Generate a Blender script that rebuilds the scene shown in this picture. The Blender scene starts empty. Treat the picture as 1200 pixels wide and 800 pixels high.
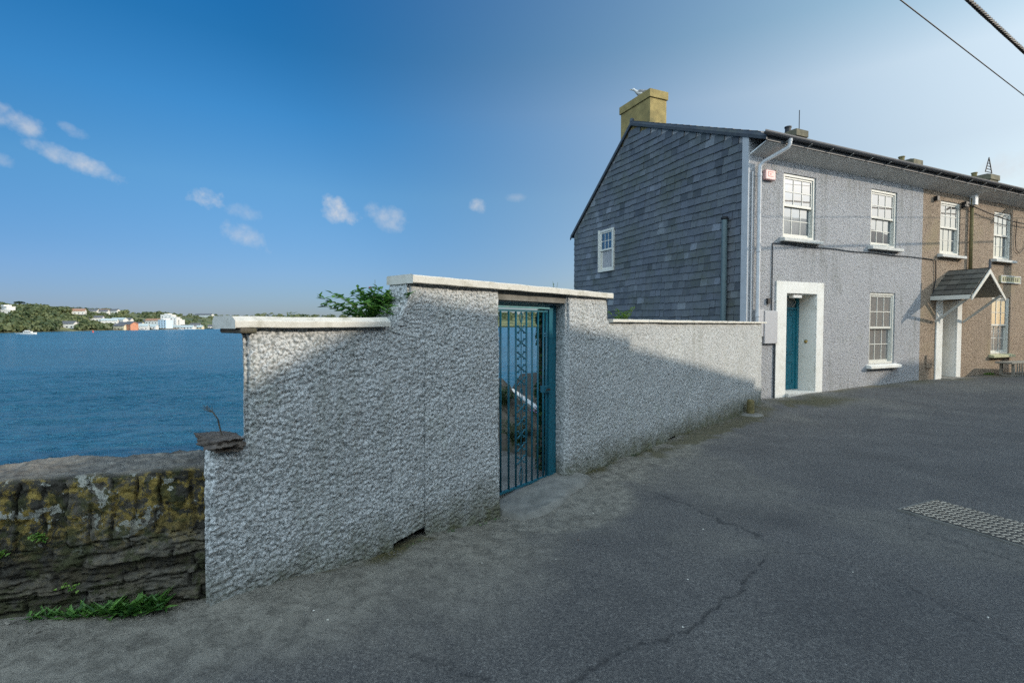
import bpy, math, random
import numpy as np
from mathutils import Vector, Matrix
random.seed(7); rng = np.random.default_rng(7)
R = math.radians
scene = bpy.context.scene
COL = scene.collection

# ------------------------------------------------------------------ noise (numpy)
def _h(ix, iy, seed):
    n = (ix.astype(np.int64) * 374761393 + iy.astype(np.int64) * 668265263 + seed * 974634777) & 0xFFFFFFFF
    n = ((n ^ (n >> 13)) * 1274126177) & 0xFFFFFFFF
    n = ((n ^ (n >> 16)) * 2246822519) & 0xFFFFFFFF
    return ((n ^ (n >> 15)) & 0xFFFFFF) / float(0xFFFFFF)
def vn(x, y, seed=0):
    x = np.asarray(x, float); y = np.asarray(y, float)
    ix = np.floor(x); iy = np.floor(y); fx = x - ix; fy = y - iy
    fx = fx * fx * (3 - 2 * fx); fy = fy * fy * (3 - 2 * fy)
    a = _h(ix, iy, seed); b = _h(ix + 1, iy, seed); c = _h(ix, iy + 1, seed); d = _h(ix + 1, iy + 1, seed)
    return (a * (1 - fx) + b * fx) * (1 - fy) + (c * (1 - fx) + d * fx) * fy
def fbm(x, y, o=4, seed=0):
    t = 0; a = .5; f = 1.0; s = 0
    for i in range(o):
        t = t + a * vn(x * f + 17.3 * i, y * f - 9.1 * i, seed + i); s += a; a *= .5; f *= 2.03
    return t / s
def worley(x, y, seed=0):
    x = np.asarray(x, float); y = np.asarray(y, float)
    ix = np.floor(x); iy = np.floor(y)
    best = np.full(x.shape, 9.0); sec = np.full(x.shape, 9.0); idv = np.zeros(x.shape)
    for dx in (-1, 0, 1):
        for dy in (-1, 0, 1):
            cx = ix + dx; cy = iy + dy
            px = cx + _h(cx, cy, seed); py = cy + _h(cx, cy, seed + 5)
            d = np.hypot(x - px, y - py)
            m = d < best
            sec = np.where(m, best, np.minimum(sec, d))
            idv = np.where(m, _h(cx, cy, seed + 9), idv)
            best = np.where(m, d, best)
    return best, sec, idv
def sstep(a, b, x):
    t = np.clip((x - a) / (b - a), 0, 1); return t * t * (3 - 2 * t)

# ------------------------------------------------------------------ frames
EYE = 1.6
A_H = R(24.4); A_W = R(49)
CH = Vector((5.05, 11.0, 0)); WO = Vector((1.13, 5.79, 0))
HM = Matrix.Translation(CH) @ Matrix.Rotation(A_H, 4, 'Z')      # house frame: x along the street front, y into the house
WM = Matrix.Translation(WO) @ Matrix.Rotation(A_W, 4, 'Z')      # garden wall frame: x along the wall, y behind it
SUNV = Vector((1.514, -.28, .60)).normalized()

# ------------------------------------------------------------------ ground height
GP = np.array([(-1.74,2.62,.105),(-2.2,2.46,.16),(-2.45,2.36,.20),(-2.0,2.1,.12),(-3.2,2.0,.3),(-.9,3.5,.02),(-.05,4.36,-.07),(.6,5.15,.01),(2.2,7.0,-.01),(4.3,9.6,-.1),(5.25,10.45,-.03),
 (5.8,11.4,-.05),(7.4,12.0,0),(11.1,13.8,.09),(16,16,.12),(0,2.2,0),(2,2,0),(3.5,4,0),(0,0,0),(6,6,0),(-1,1,.05),(12,8,.04),(10,3,0),(8,10,0),(30,20,.15),
 (20,5,.1),(-3,0,.25),(0,-5,0),(9,12.9,.05),(60,40,.3),(-6,1,.5),(30,-30,0)])
def G(x, y):
    x = np.asarray(x, float); y = np.asarray(y, float)
    n = 0; d = 0
    for px, py, pz in GP:
        w = 1 / ((x - px) ** 2 + (y - py) ** 2 + .12) ** 1.6
        n = n + w * pz; d = d + w
    return n / d
def g1(x, y): return float(G(np.array([x]), np.array([y]))[0])
def gw(s, y=0.0):
    p = WM @ Vector((s, y, 0)); return g1(p.x, p.y)
def gh(s, y=0.0):
    p = HM @ Vector((s, y, 0)); return g1(p.x, p.y)

# ------------------------------------------------------------------ materials
def nt(name):
    m = bpy.data.materials.new(name); m.use_nodes = True
    t = m.node_tree; b = t.nodes['Principled BSDF']; return m, t, b
def nd(t, ty, **k):
    n = t.nodes.new(ty)
    for a, v in k.items():
        if a.startswith('i_'):
            n.inputs[a[2:].replace('_', ' ')].default_value = v
        else: setattr(n, a, v)
    return n
def lk(t, a, b): t.links.new(a, b)
def coords(t, world=True):
    if world: return nd(t, 'ShaderNodeNewGeometry').outputs['Position']
    return nd(t, 'ShaderNodeTexCoord').outputs['Object']
def mixc(t, f, a, b, mode='MIX'):
    n = nd(t, 'ShaderNodeMix', data_type='RGBA', blend_type=mode)
    for s, v in ((n.inputs[0], f), (n.inputs[6], a), (n.inputs[7], b)):
        if hasattr(v, 'is_linked') or isinstance(v, bpy.types.NodeSocket): lk(t, v, s)
        elif isinstance(v, (int, float)): s.default_value = v
        else: s.default_value = (*v[:3], 1)
    return n.outputs[2]
def ramp(t, f, lo, hi, v0=0.0, v1=1.0):
    n = nd(t, 'ShaderNodeMapRange'); n.inputs[1].default_value = lo; n.inputs[2].default_value = hi
    n.inputs[3].default_value = v0; n.inputs[4].default_value = v1
    lk(t, f, n.inputs[0]); return n.outputs[0]
def math_(t, op, a, b=None, c=None):
    n = nd(t, 'ShaderNodeMath', operation=op)
    for i, v in enumerate((a, b, c)):
        if v is None: continue
        if isinstance(v, bpy.types.NodeSocket): lk(t, v, n.inputs[i])
        else: n.inputs[i].default_value = v
    return n.outputs[0]
def noise(t, co, sc, det=4, rough=.55, dist=0):
    n = nd(t, 'ShaderNodeTexNoise'); n.inputs['Scale'].default_value = sc; n.inputs['Detail'].default_value = det
    n.inputs['Roughness'].default_value = rough; n.inputs['Distortion'].default_value = dist
    lk(t, co, n.inputs['Vector']); return n.outputs['Fac']
def voro(t, co, sc, feat='F1', out='Distance'):
    n = nd(t, 'ShaderNodeTexVoronoi', feature=feat); n.inputs['Scale'].default_value = sc
    lk(t, co, n.inputs['Vector']); return n.outputs[out]
def bump(t, b, h, st, dist, prev=None):
    n = nd(t, 'ShaderNodeBump'); n.inputs['Strength'].default_value = st; n.inputs['Distance'].default_value = dist
    lk(t, h, n.inputs['Height'])
    if prev: lk(t, prev, n.inputs['Normal'])
    lk(t, n.outputs[0], b.inputs['Normal']); return n.outputs[0]
def attr(t, name, out='Color'): return nd(t, 'ShaderNodeAttribute', attribute_name=name).outputs[out]

def simple(name, c, rough=.6, var=.25, sc=8, bst=.2, bd=.004, metal=0, dirt=None, dsc=2.5, spec=.4, world=True):
    m, t, b = nt(name); co = coords(t, world)
    n = noise(t, co, sc, 5, .6)
    dark = [x * (1 - var) for x in c]; lite = [min(1, x * (1 + var * .6)) for x in c]
    col = mixc(t, ramp(t, n, .3, .7), dark, lite)
    if dirt:
        n2 = noise(t, co, dsc, 6, .65, .4)
        col = mixc(t, ramp(t, n2, .5, .72, 0, .75), col, dirt)
    lk(t, col, b.inputs['Base Color']); b.inputs['Roughness'].default_value = rough
    b.inputs['Metallic'].default_value = metal; b.inputs['Specular IOR Level'].default_value = spec
    if bst: bump(t, b, noise(t, co, sc * 6, 4), bst, bd)
    return m
def roughcast(name, c, pit, sc=46, stain=(.2,.19,.16), stain_amt=.35, bd=.012, moss=True, mscale=.8, zmoss=.35, blot=None):
    m, t, b = nt(name); co = coords(t)
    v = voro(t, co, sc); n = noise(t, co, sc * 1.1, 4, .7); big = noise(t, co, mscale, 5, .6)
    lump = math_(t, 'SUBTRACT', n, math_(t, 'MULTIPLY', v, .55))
    col = mixc(t, ramp(t, lump, .08, .27), pit, c)  # hollows of the bump darkened in the colour, as shade between lumps
    col = mixc(t, ramp(t, noise(t, co, 3.1, 6, .75, .5), .54, .70, 0, .30), col, [c[0] * .55, c[1] * .58, c[2] * .45])
    col = mixc(t, ramp(t, big, .42, .7, 0, stain_amt), col, [x * .62 for x in c])
    mp = nd(t, 'ShaderNodeMapping'); mp.inputs['Scale'].default_value = (7, 7, .55); lk(t, co, mp.inputs[0])
    stk = math_(t, 'MULTIPLY', ramp(t, noise(t, mp.outputs[0], 1.0, 4, .6), .50, .68), ramp(t, noise(t, co, .8, 3), .42, .6))
    col = mixc(t, math_(t, 'MULTIPLY', stk, .42), col, [c[0] * .42, c[1] * .43, c[2] * .38])
    if blot: col = mixc(t, ramp(t, noise(t, co, .9, 5, .7, .6), .56, .68, 0, .8), col, blot)
    if moss:
        sx = nd(t, 'ShaderNodeSeparateXYZ'); lk(t, co, sx.inputs[0])
        nz = noise(t, co, 5, 5, .7)
        h = math_(t, 'ADD', sx.outputs[2], math_(t, 'MULTIPLY', math_(t, 'SUBTRACT', nz, .5), -1.1 * zmoss))
        f = ramp(t, h, zmoss * .75, -.02, 0, .92)
        col = mixc(t, f, col, mixc(t, ramp(t, noise(t, co, 14, 4), .35, .65), stain, (.085, .085, .035)))
    lk(t, col, b.inputs['Base Color']); b.inputs['Roughness'].default_value = .93; b.inputs['Specular IOR Level'].default_value = .2
    bump(t, b, lump, 1.0, bd); return m

M = {}
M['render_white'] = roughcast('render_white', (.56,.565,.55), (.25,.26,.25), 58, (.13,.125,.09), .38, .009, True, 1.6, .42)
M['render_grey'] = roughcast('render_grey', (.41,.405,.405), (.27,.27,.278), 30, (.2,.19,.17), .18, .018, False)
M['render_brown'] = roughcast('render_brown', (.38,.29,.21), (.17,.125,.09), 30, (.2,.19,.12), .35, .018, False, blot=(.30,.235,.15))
M['plaster_white'] = simple('plaster_white', (.74,.72,.66), .75, .06, 5, .15, .003, dirt=(.55,.52,.44), dsc=3)
M['plaster_blue'] = simple('plaster_blue', (.42,.425,.43), .8, .1, 6, .2, .004)
M['coping'] = simple('coping', (.60,.57,.50), .7, .10, 9, .4, .004, dirt=(.30,.28,.21), dsc=9)
M['sash'] = simple('sash', (.60,.58,.51), .45, .05, 8, .05, .001)
M['sill'] = simple('sill', (.55,.54,.50), .8, .15, 9, .2, .003)
M['moss_sill'] = simple('moss_sill', (.45,.43,.26), .85, .25, 14, .2, .003)
M['teal'] = simple('teal', (.010,.105,.145), .38, .12, 12, .08, .001)
M['teal_lit'] = simple('teal_lit', (.13,.33,.36), .5, .15, 14, .08, .001, dirt=(.25,.36,.33), dsc=12)  # lighter copy of teal, the light on the top rail put in the colour
M['door_teal'] = simple('door_teal', (.014,.145,.19), .35, .06, 12, .03, .001)
M['dark_metal'] = simple('dark_metal', (.05,.055,.06), .55, .3, 10, .1, .001)
M['pipe_grey'] = simple('pipe_grey', (.10,.14,.145), .5, .15, 6, .05, .001)
M['pipe_white'] = simple('pipe_white', (.50,.50,.50), .5, .12, 6, .05, .001)
M['gutter'] = simple('gutter', (.085,.09,.10), .5, .2, 5, .05, .001)
M['soffit'] = simple('soffit', (.72,.70,.66), .75, .15, 5, .1, .002)
M['rod'] = simple('rod', (.42,.41,.38), .6, .2, 15, 0)
M['brass'] = simple('brass', (.45,.32,.12), .35, .15, 20, 0, metal=.8)
M['black'] = simple('black', (.012,.012,.013), .5, .2, 20, 0)
M['plastic_white'] = simple('plastic_white', (.72,.71,.68), .45, .05, 10, 0)
M['box_grey'] = simple('box_grey', (.43,.42,.42), .6, .06, 10, 0)
M['alarm'] = simple('alarm', (.62,.40,.37), .45, .06, 30, 0)
M['alarm_red'] = simple('alarm_red', (.55,.10,.08), .45, .06, 30, 0)
M['concrete'] = simple('concrete', (.21,.20,.175), .9, .3, 7, .5, .006, dirt=(.10,.10,.085), dsc=3)
M['chimney'] = simple('chimney', (.30,.225,.085), .9, .28, 5, .4, .01, dirt=(.11,.105,.05), dsc=2.2)
M['chimney_dark'] = simple('chimney_dark', (.16,.14,.09), .9, .3, 5, .4, .01, dirt=(.07,.065,.045), dsc=2.2)
M['wood'] = simple('wood', (.24,.22,.18), .8, .3, 14, .3, .003)
M['pole'] = simple('pole', (.09,.07,.055), .85, .3, 8, .3, .004)
M['bollard'] = simple('bollard', (.20,.16,.07), .9, .35, 20, .5, .004, dirt=(.08,.08,.03), dsc=12)
M['stem'] = simple('stem', (.10,.12,.04), .7, .3, 30, 0)
M['dry_stem'] = simple('dry_stem', (.07,.06,.045), .8, .3, 30, 0)
M['iron_plate'] = simple('iron_plate', (.07,.062,.052), .55, .3, 9, .15, .002, metal=.55)
M['feather'] = simple('feather', (.22,.22,.22), .8, .4, 14, 0)
M['feather_w'] = simple('feather_w', (.62,.60,.56), .8, .1, 14, 0)
M['cap_stone'] = simple('cap_stone', (.15,.12,.095), .92, .5, 22, .8, .02, dirt=(.06,.05,.04), dsc=9)
M['earth'] = simple('earth', (.06,.05,.035), .95, .4, 6, .6, .02)
M['garden_stone'] = simple('garden_stone', (.12,.10,.075), .9, .5, 7, .7, .02, dirt=(.05,.06,.02), dsc=5)
M['roof'] = simple('roof', (.09,.10,.115), .6, .3, 4, .3, .01, dirt=(.14,.14,.10), dsc=2)

def glass_mat(name, base, refl, tint=(.74,.88,1.0)):
    m, t, b = nt(name); co = coords(t)
    b.inputs['Base Color'].default_value = (*base, 1); b.inputs['Roughness'].default_value = .25
    g = nd(t, 'ShaderNodeBsdfGlossy'); fm_ = .3 if 'curtain' in name else .55; g.inputs['Roughness'].default_value = .015; g.inputs['Color'].default_value = (*tint, 1)
    bp = nd(t, 'ShaderNodeBump'); bp.inputs['Strength'].default_value = .12; bp.inputs['Distance'].default_value = .004
    lk(t, noise(t, co, 1.8, 2), bp.inputs['Height']); lk(t, bp.outputs[0], g.inputs['Normal'])
    fr = nd(t, 'ShaderNodeFresnel'); fr.inputs[0].default_value = 1.5
    f = math_(t, 'ADD', math_(t, 'MULTIPLY', fr.outputs[0], fm_), refl)
    mx = nd(t, 'ShaderNodeMixShader'); lk(t, f, mx.inputs[0]); lk(t, b.outputs[0], mx.inputs[1]); lk(t, g.outputs[0], mx.inputs[2])
    lk(t, mx.outputs[0], t.nodes['Material Output'].inputs[0]); return m
M['glass'] = glass_mat('glass', (.035,.037,.038), .20)
M['glass_curtain'] = glass_mat('glass_curtain', (.20,.185,.165), .06)
M['glass_dark'] = glass_mat('glass_dark', (.02,.03,.035), .12)
M['curtain'] = simple('curtain', (.30,.28,.25), .9, .15, 20, 0)

def slate_mat(name, mul=1.0):
    m, t, b = nt(name); co = coords(t)
    a = attr(t, 'col')
    n = noise(t, co, 22, 5, .7); n2 = noise(t, co, 1.1, 5, .65)
    col = mixc(t, ramp(t, n, .3, .72), mixc(t, 1.0, a, (.62,.62,.62), 'MULTIPLY'), a)
    col = mixc(t, ramp(t, noise(t, co, .55, 6, .7, .6), .50, .66, 0, .45), col, (.16,.165,.165))
    col = mixc(t, ramp(t, noise(t, co, 5.5, 6, .8, .3), .56, .64, 0, .55), col, (.055,.058,.062))
    col = mixc(t, ramp(t, n2, .48, .66, 0, .6), col, mixc(t, ramp(t, n, .4, .6), (.10,.105,.06), (.055,.065,.06)))
    col = mixc(t, ramp(t, noise(t, co, 60, 3, .8), .68, .78, 0, .5), col, (.30,.31,.27))
    lk(t, col, b.inputs['Base Color']); b.inputs['Roughness'].default_value = .55
    bump(t, b, noise(t, co, 30, 6, .75), .6, .006); return m
M['slate'] = slate_mat('slate')

def leaf_mat(name, c1, c2):
    m, t, b = nt(name); co = coords(t)
    a = attr(t, 'col', 'Fac')
    col = mixc(t, a, c1, c2)
    lk(t, col, b.inputs['Base Color']); b.inputs['Roughness'].default_value = .55
    tr = nd(t, 'ShaderNodeBsdfTranslucent'); lk(t, col, tr.inputs[0])
    mx = nd(t, 'ShaderNodeMixShader'); mx.inputs[0].default_value = .35
    lk(t, b.outputs[0], mx.inputs[1]); lk(t, tr.outputs[0], mx.inputs[2]); lk(t, mx.outputs[0], t.nodes['Material Output'].inputs[0]); return m
M['leaf'] = leaf_mat('leaf', (.035,.11,.025), (.16,.34,.06))
M['leaf_dark'] = leaf_mat('leaf_dark', (.012,.035,.012), (.06,.12,.03))
M['leaf_bright'] = leaf_mat('leaf_bright', (.07,.17,.02), (.22,.36,.06))
M['leaf_rust'] = leaf_mat('leaf_rust', (.06,.025,.02), (.18,.07,.06))
M['flower'] = leaf_mat('flower', (.45,.22,.42), (.75,.55,.75))
M['flower_red'] = leaf_mat('flower_red', (.30,.06,.07), (.5,.2,.2))
M['far_leaf'] = leaf_mat('far_leaf', (.055,.085,.032), (.21,.225,.09))

# road
def road_mat():
    m, t, b = nt('asphalt'); co = coords(t)
    n1 = noise(t, co, 62, 4, .85); n2 = noise(t, co, 1.3, 5, .6, .3); n3 = noise(t, co, 320, 2, .8); v = voro(t, co, 95)
    base = mixc(t, ramp(t, n2, .35, .68), (.145,.135,.122), (.24,.222,.197))
    base = mixc(t, ramp(t, n1, .40, .60, .85, 0), base, (.062,.060,.060)); base = mixc(t, ramp(t, n1, .56, .72, 0, .8), base, (.30,.29,.27))
    base = mixc(t, ramp(t, voro(t, co, 55, 'F1', 'Color'), .93, .97, 0, .55), base, (.30,.29,.27))
    base = mixc(t, ramp(t, v, .28, .5, 0, .35), base, (.035,.035,.038))
    k = nd(t, 'ShaderNodeAttribute', attribute_name='mask'); sp = nd(t, 'ShaderNodeSeparateColor'); lk(t, k.outputs['Color'], sp.inputs[0])
    st_ = ramp(t, noise(t, co, .75, 3, .5, .2), .60, .70, 0, .35); base = mixc(t, st_, base, (.05,.048,.046))
    wp2 = ramp(t, noise(t, co, 2.6, 6, .8, .6), .60, .72, 0, .30); base = mixc(t, wp2, base, (.25,.235,.21))
    verge = mixc(t, ramp(t, noise(t, co, 9, 7, .8, .5), .40, .60), (.100,.090,.072), (.27,.245,.20))
    verge = mixc(t, ramp(t, n1, .35, .7, 0, .55), verge, (.24,.225,.19))
    col = mixc(t, sp.outputs[0], base, verge)
    mossc = mixc(t, ramp(t, noise(t, co, 30, 4, .7), .35, .65), (.035,.036,.012), (.115,.095,.04))
    col = mixc(t, sp.outputs[1], col, mossc)
    col = mixc(t, sp.outputs[2], col, (.016,.016,.017))
    lk(t, col, b.inputs['Base Color'])
    lk(t, ramp(t, n2, .3, .7, .72, .88), b.inputs['Roughness']); b.inputs['Specular IOR Level'].default_value = .35
    nn = bump(t, b, n1, 1.0, .009); bump(t, b, n3, .35, .002, nn); return m
M['asphalt'] = road_mat()

def stone_mat():
    m, t, b = nt('lichen_stone'); co = coords(t)
    k = nd(t, 'ShaderNodeAttribute', attribute_name='mask'); sp = nd(t, 'ShaderNodeSeparateColor'); lk(t, k.outputs['Color'], sp.inputs[0])
    n = noise(t, co, 24, 6, .75); nb = noise(t, co, 4, 5, .65)
    base = mixc(t, sp.outputs[0], (.060,.055,.043), (.165,.148,.115))
    base = mixc(t, ramp(t, n, .35, .7), mixc(t, 1.0, base, (.5,.5,.5), 'MULTIPLY'), base)
    sx = nd(t, 'ShaderNodeSeparateXYZ'); lk(t, co, sx.inputs[0])
    up = ramp(t, sx.outputs[2], .42, .62)
    ol = math_(t, 'MULTIPLY', ramp(t, noise(t, co, 13, 6, .78, .5), .49, .53), math_(t, 'ADD', math_(t, 'MULTIPLY', up, .85), .10))
    ol = math_(t, 'MULTIPLY', ol, math_(t, 'SUBTRACT', 1.0, sp.outputs[2]))
    col = mixc(t, ol, base, mixc(t, ramp(t, n, .35, .65), (.13,.095,.025), (.33,.235,.06)))
    ms = ramp(t, noise(t, co, 7.5, 6, .75, .2), .50, .56, 0, .75)
    col = mixc(t, ms, col, (.045,.05,.018))
    pl = math_(t, 'MULTIPLY', ramp(t, noise(t, co, 8.2, 5, .65, .25), .60, .61), up)
    col = mixc(t, pl, col, mixc(t, ramp(t, n, .35, .65), (.22,.225,.19), (.42,.41,.35)))
    # exposed weathered top
    topc = mixc(t, ramp(t, noise(t, co, 9, 6, .75, .8), .35, .68), (.085,.078,.068), (.27,.245,.205))
    col = mixc(t, sp.outputs[2], col, topc)
    col = mixc(t, sp.outputs[1], col, (.014,.013,.010))
    lk(t, col, b.inputs['Base Color']); b.inputs['Roughness'].default_value = .92; b.inputs['Specular IOR Level'].default_value = .25
    nn = bump(t, b, n, 1.0, .014); bump(t, b, noise(t, co, 95, 4, .8), .8, .004, nn); return m
M['lichen_stone'] = stone_mat()

def water_mat():
    m, t, b = nt('sea_water'); co = coords(t)
    mp = nd(t, 'ShaderNodeMapping'); mp.inputs['Rotation'].default_value = (0, 0, R(20)); mp.inputs['Scale'].default_value = (1, 2.2, 1); lk(t, co, mp.inputs[0])
    a = noise(t, mp.outputs[0], .9, 5, .62, .4); c = noise(t, mp.outputs[0], .16, 3, .5); d = noise(t, mp.outputs[0], 4, 3, .6)
    h = math_(t, 'ADD', math_(t, 'ADD', a, math_(t, 'MULTIPLY', c, 1.4)), math_(t, 'MULTIPLY', d, .18))
    big = noise(t, mp.outputs[0], .02, 4, .6)
    lk(t, mixc(t, ramp(t, big, .35, .65), (.022,.115,.185), (.032,.15,.235)), b.inputs['Base Color'])
    b.inputs['Roughness'].default_value = .24; b.inputs['IOR'].default_value = 1.33; b.inputs['Specular IOR Level'].default_value = .42
    bump(t, b, h, 1.0, 1.3); return m
M['water'] = water_mat()

def hill_mat():
    m, t, b = nt('hill_grass'); co = coords(t)
    v = voro(t, co, .016, 'F1', 'Color'); sp = nd(t, 'ShaderNodeSeparateColor'); lk(t, v, sp.inputs[0])
    n = noise(t, co, .05, 5, .7)
    col = mixc(t, sp.outputs[0], (.075,.105,.03), (.20,.19,.075))
    col = mixc(t, ramp(t, n, .45, .6), col, (.035,.055,.02))
    k = attr(t, 'mask', 'Fac')
    col = mixc(t, k, col, (.11,.095,.07))
    lk(t, col, b.inputs['Base Color']); b.inputs['Roughness'].default_value = 1; return m
M['hill'] = hill_mat()

# ------------------------------------------------------------------ mesh builder
class MB:
    def __init__(s): s.v = []; s.f = []; s.mi = []; s.c = []; s.cur = 0; s.col = (1, 1, 1)
    def add(s, vs, fs):
        o = len(s.v); s.v += [tuple(p) for p in vs]
        for f in fs: s.f.append([i + o for i in f]); s.mi.append(s.cur); s.c.append(s.col)
        return s
    def box(s, x0, x1, y0, y1, z0, z1, T=None):
        vs = [Vector(p) for p in ((x0,y0,z0),(x1,y0,z0),(x1,y1,z0),(x0,y1,z0),(x0,y0,z1),(x1,y0,z1),(x1,y1,z1),(x0,y1,z1))]
        if T: vs = [T @ p for p in vs]
        return s.add(vs, [(0,3,2,1),(4,5,6,7),(0,1,5,4),(1,2,6,5),(2,3,7,6),(3,0,4,7)])
    def prism(s, pts, a, b, T=None):      # pts: (y,z) profile extruded along x from a to b
        n = len(pts); vs = [Vector((a, p[0], p[1])) for p in pts] + [Vector((b, p[0], p[1])) for p in pts]
        if T: vs = [T @ p for p in vs]
        fs = [(i, (i + 1) % n, n + (i + 1) % n, n + i) for i in range(n)] + [tuple(range(n))[::-1], tuple(range(n, 2 * n))]
        return s.add(vs, fs)
    def xprism(s, pts, a, b, T=None):     # pts: (x,z) outline extruded along y from a to b
        n = len(pts); vs = [Vector((p[0], a, p[1])) for p in pts] + [Vector((p[0], b, p[1])) for p in pts]
        if T: vs = [T @ p for p in vs]
        fs = [(i, (i + 1) % n, n + (i + 1) % n, n + i) for i in range(n)] + [tuple(range(n))[::-1], tuple(range(n, 2 * n))]
        return s.add(vs, fs)
    def tube(s, pts, r, n=8, cap=True):
        pts = [Vector(p) for p in pts]; rings = []
        rr = r if isinstance(r, (list, tuple)) else [r] * len(pts)
        up = Vector((0, 0, 1)); prev = None
        o = len(s.v); vs = []
        for i, p in enumerate(pts):
            d = (pts[min(i + 1, len(pts) - 1)] - pts[max(i - 1, 0)]).normalized()
            if prev is None:
                a = d.cross(up if abs(d.z) < .9 else Vector((1, 0, 0))).normalized()
            else: a = (prev - d * prev.dot(d)).normalized()
            prev = a; b = d.cross(a)
            for k in range(n):
                t = 2 * math.pi * k / n; vs.append(p + (a * math.cos(t) + b * math.sin(t)) * rr[i])
        fs = []
        for i in range(len(pts) - 1):
            for k in range(n):
                fs.append((i*n+k, i*n+(k+1)%n, (i+1)*n+(k+1)%n, (i+1)*n+k))
        if cap: fs.append(tuple(range(n))[::-1]); fs.append(tuple(range((len(pts)-1)*n, len(pts)*n)))
        return s.add(vs, fs)
    def lathe(s, prof, c=(0,0,0), n=16):
        vs = []; fs = []
        for (r, z) in prof:
            for k in range(n):
                t = 2*math.pi*k/n; vs.append((c[0]+r*math.cos(t), c[1]+r*math.sin(t), c[2]+z))
        for i in range(len(prof)-1):
            for k in range(n): fs.append((i*n+k, i*n+(k+1)%n, (i+1)*n+(k+1)%n, (i+1)*n+k))
        fs.append(tuple(range(n))[::-1]); fs.append(tuple(range((len(prof)-1)*n, len(prof)*n)))
        return s.add(vs, fs)
    def leaf(s, p, d, up, L, w, fold=.25):
        d = d.normalized(); sd = d.cross(up)
        if sd.length < 1e-3: sd = d.cross(Vector((1, .3, 0)))
        sd.normalize(); nn = sd.cross(d)
        a = p; b = p + d*L*.45 + sd*w*.5 + nn*w*fold; c = p + d*L; e = p + d*L*.45 - sd*w*.5 + nn*w*fold; mid = p + d*L*.5
        s.add([a, b, c, e, mid], [(0, 1, 4), (1, 2, 4), (0, 4, 3), (4, 2, 3)])
    def build(s, name, mats, parent=None, M4=None, smooth=False, bevel=0):
        me = bpy.data.meshes.new(name); me.from_pydata(s.v, [], s.f)
        if not isinstance(mats, (list, tuple)): mats = [mats]
        for m in mats: me.materials.append(m)
        if len(mats) > 1: me.polygons.foreach_set('material_index', s.mi)
        if any(c != (1, 1, 1) for c in s.c):
            at = me.color_attributes.new('col', 'FLOAT_COLOR', 'CORNER')
            ls = np.array([len(f) for f in s.f]); cc = np.ones((len(s.f), 4)); cc[:, :3] = np.array(s.c)
            at.data.foreach_set('color', np.repeat(cc, ls, axis=0).ravel().astype(np.float32))
        if smooth: me.polygons.foreach_set('use_smooth', [True] * len(s.f))
        me.update()
        o = bpy.data.objects.new(name, me); COL.objects.link(o)
        if parent: o.parent = parent
        if M4 is not None: o.matrix_local = M4
        if bevel:
            bv = o.modifiers.new('bevel', 'BEVEL'); bv.width = bevel; bv.segments = 2; bv.limit_method = 'ANGLE'
        return o
def build_each(mb, name, mats, parent=None, M4=None, smooth=False, bevel=0):
    par = list(range(len(mb.v)))
    def find(a):
        while par[a] != a: par[a] = par[par[a]]; a = par[a]
        return a
    for f in mb.f:
        for k in f[1:]: par[find(k)] = find(f[0])
    gr = {}
    for f, c in zip(mb.f, mb.c): gr.setdefault(find(f[0]), []).append((f, c))
    out = []
    for fs in gr.values():
        m = MB(); mp = {}
        for f, c in fs:
            g = []
            for k in f:
                if k not in mp: mp[k] = len(m.v); m.v.append(mb.v[k])
                g.append(mp[k])
            m.f.append(g); m.mi.append(0); m.c.append(c)
        out.append(m.build(name, mats, parent, M4, smooth, bevel))
    return out
def gridmesh(name, P, mat, parent=None, M4=None, keep=None, masks=None, closed=False, smooth=True, extra=None):
    """P: (n,m,3) array of points"""
    n, m = P.shape[:2]
    idx = np.arange(n * m).reshape(n, m)
    if closed: A = idx[:, :-1]; B = np.roll(idx, -1, 0)[:, :-1]; Cc = np.roll(idx, -1, 0)[:, 1:]; D = idx[:, 1:]
    else: A = idx[:-1, :-1]; B = idx[1:, :-1]; Cc = idx[1:, 1:]; D = idx[:-1, 1:]
    F = np.stack([A, B, Cc, D], -1)
    if keep is not None: F = F[keep]
    F = F.reshape(-1, 4)
    V = P.reshape(-1, 3)
    used = np.zeros(len(V), bool); used[F.ravel()] = True
    remap = np.cumsum(used) - 1; V2 = V[used]; F = remap[F]
    me = bpy.data.meshes.new(name)
    me.vertices.add(len(V2)); me.vertices.foreach_set('co', V2.ravel().astype(np.float32))
    me.loops.add(F.size); me.loops.foreach_set('vertex_index', F.ravel().astype(np.int32))
    me.polygons.add(len(F)); me.polygons.foreach_set('loop_start', np.arange(0, F.size, 4, dtype=np.int32))
    me.polygons.foreach_set('loop_total', np.full(len(F), 4, dtype=np.int32))
    if smooth: me.polygons.foreach_set('use_smooth', np.ones(len(F), bool))
    me.materials.append(mat)
    if masks is not None:
        at = me.color_attributes.new('mask', 'FLOAT_COLOR', 'POINT')
        mk = masks.reshape(-1, masks.shape[-1])[used]; c = np.zeros((len(mk), 4), np.float32); c[:, :mk.shape[1]] = mk; c[:, 3] = 1
        at.data.foreach_set('color', c.ravel())
    me.update(calc_edges=True); me.validate()
    o = bpy.data.objects.new(name, me); COL.objects.link(o)
    if parent: o.parent = parent
    if M4 is not None: o.matrix_local = M4
    return o

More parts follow.
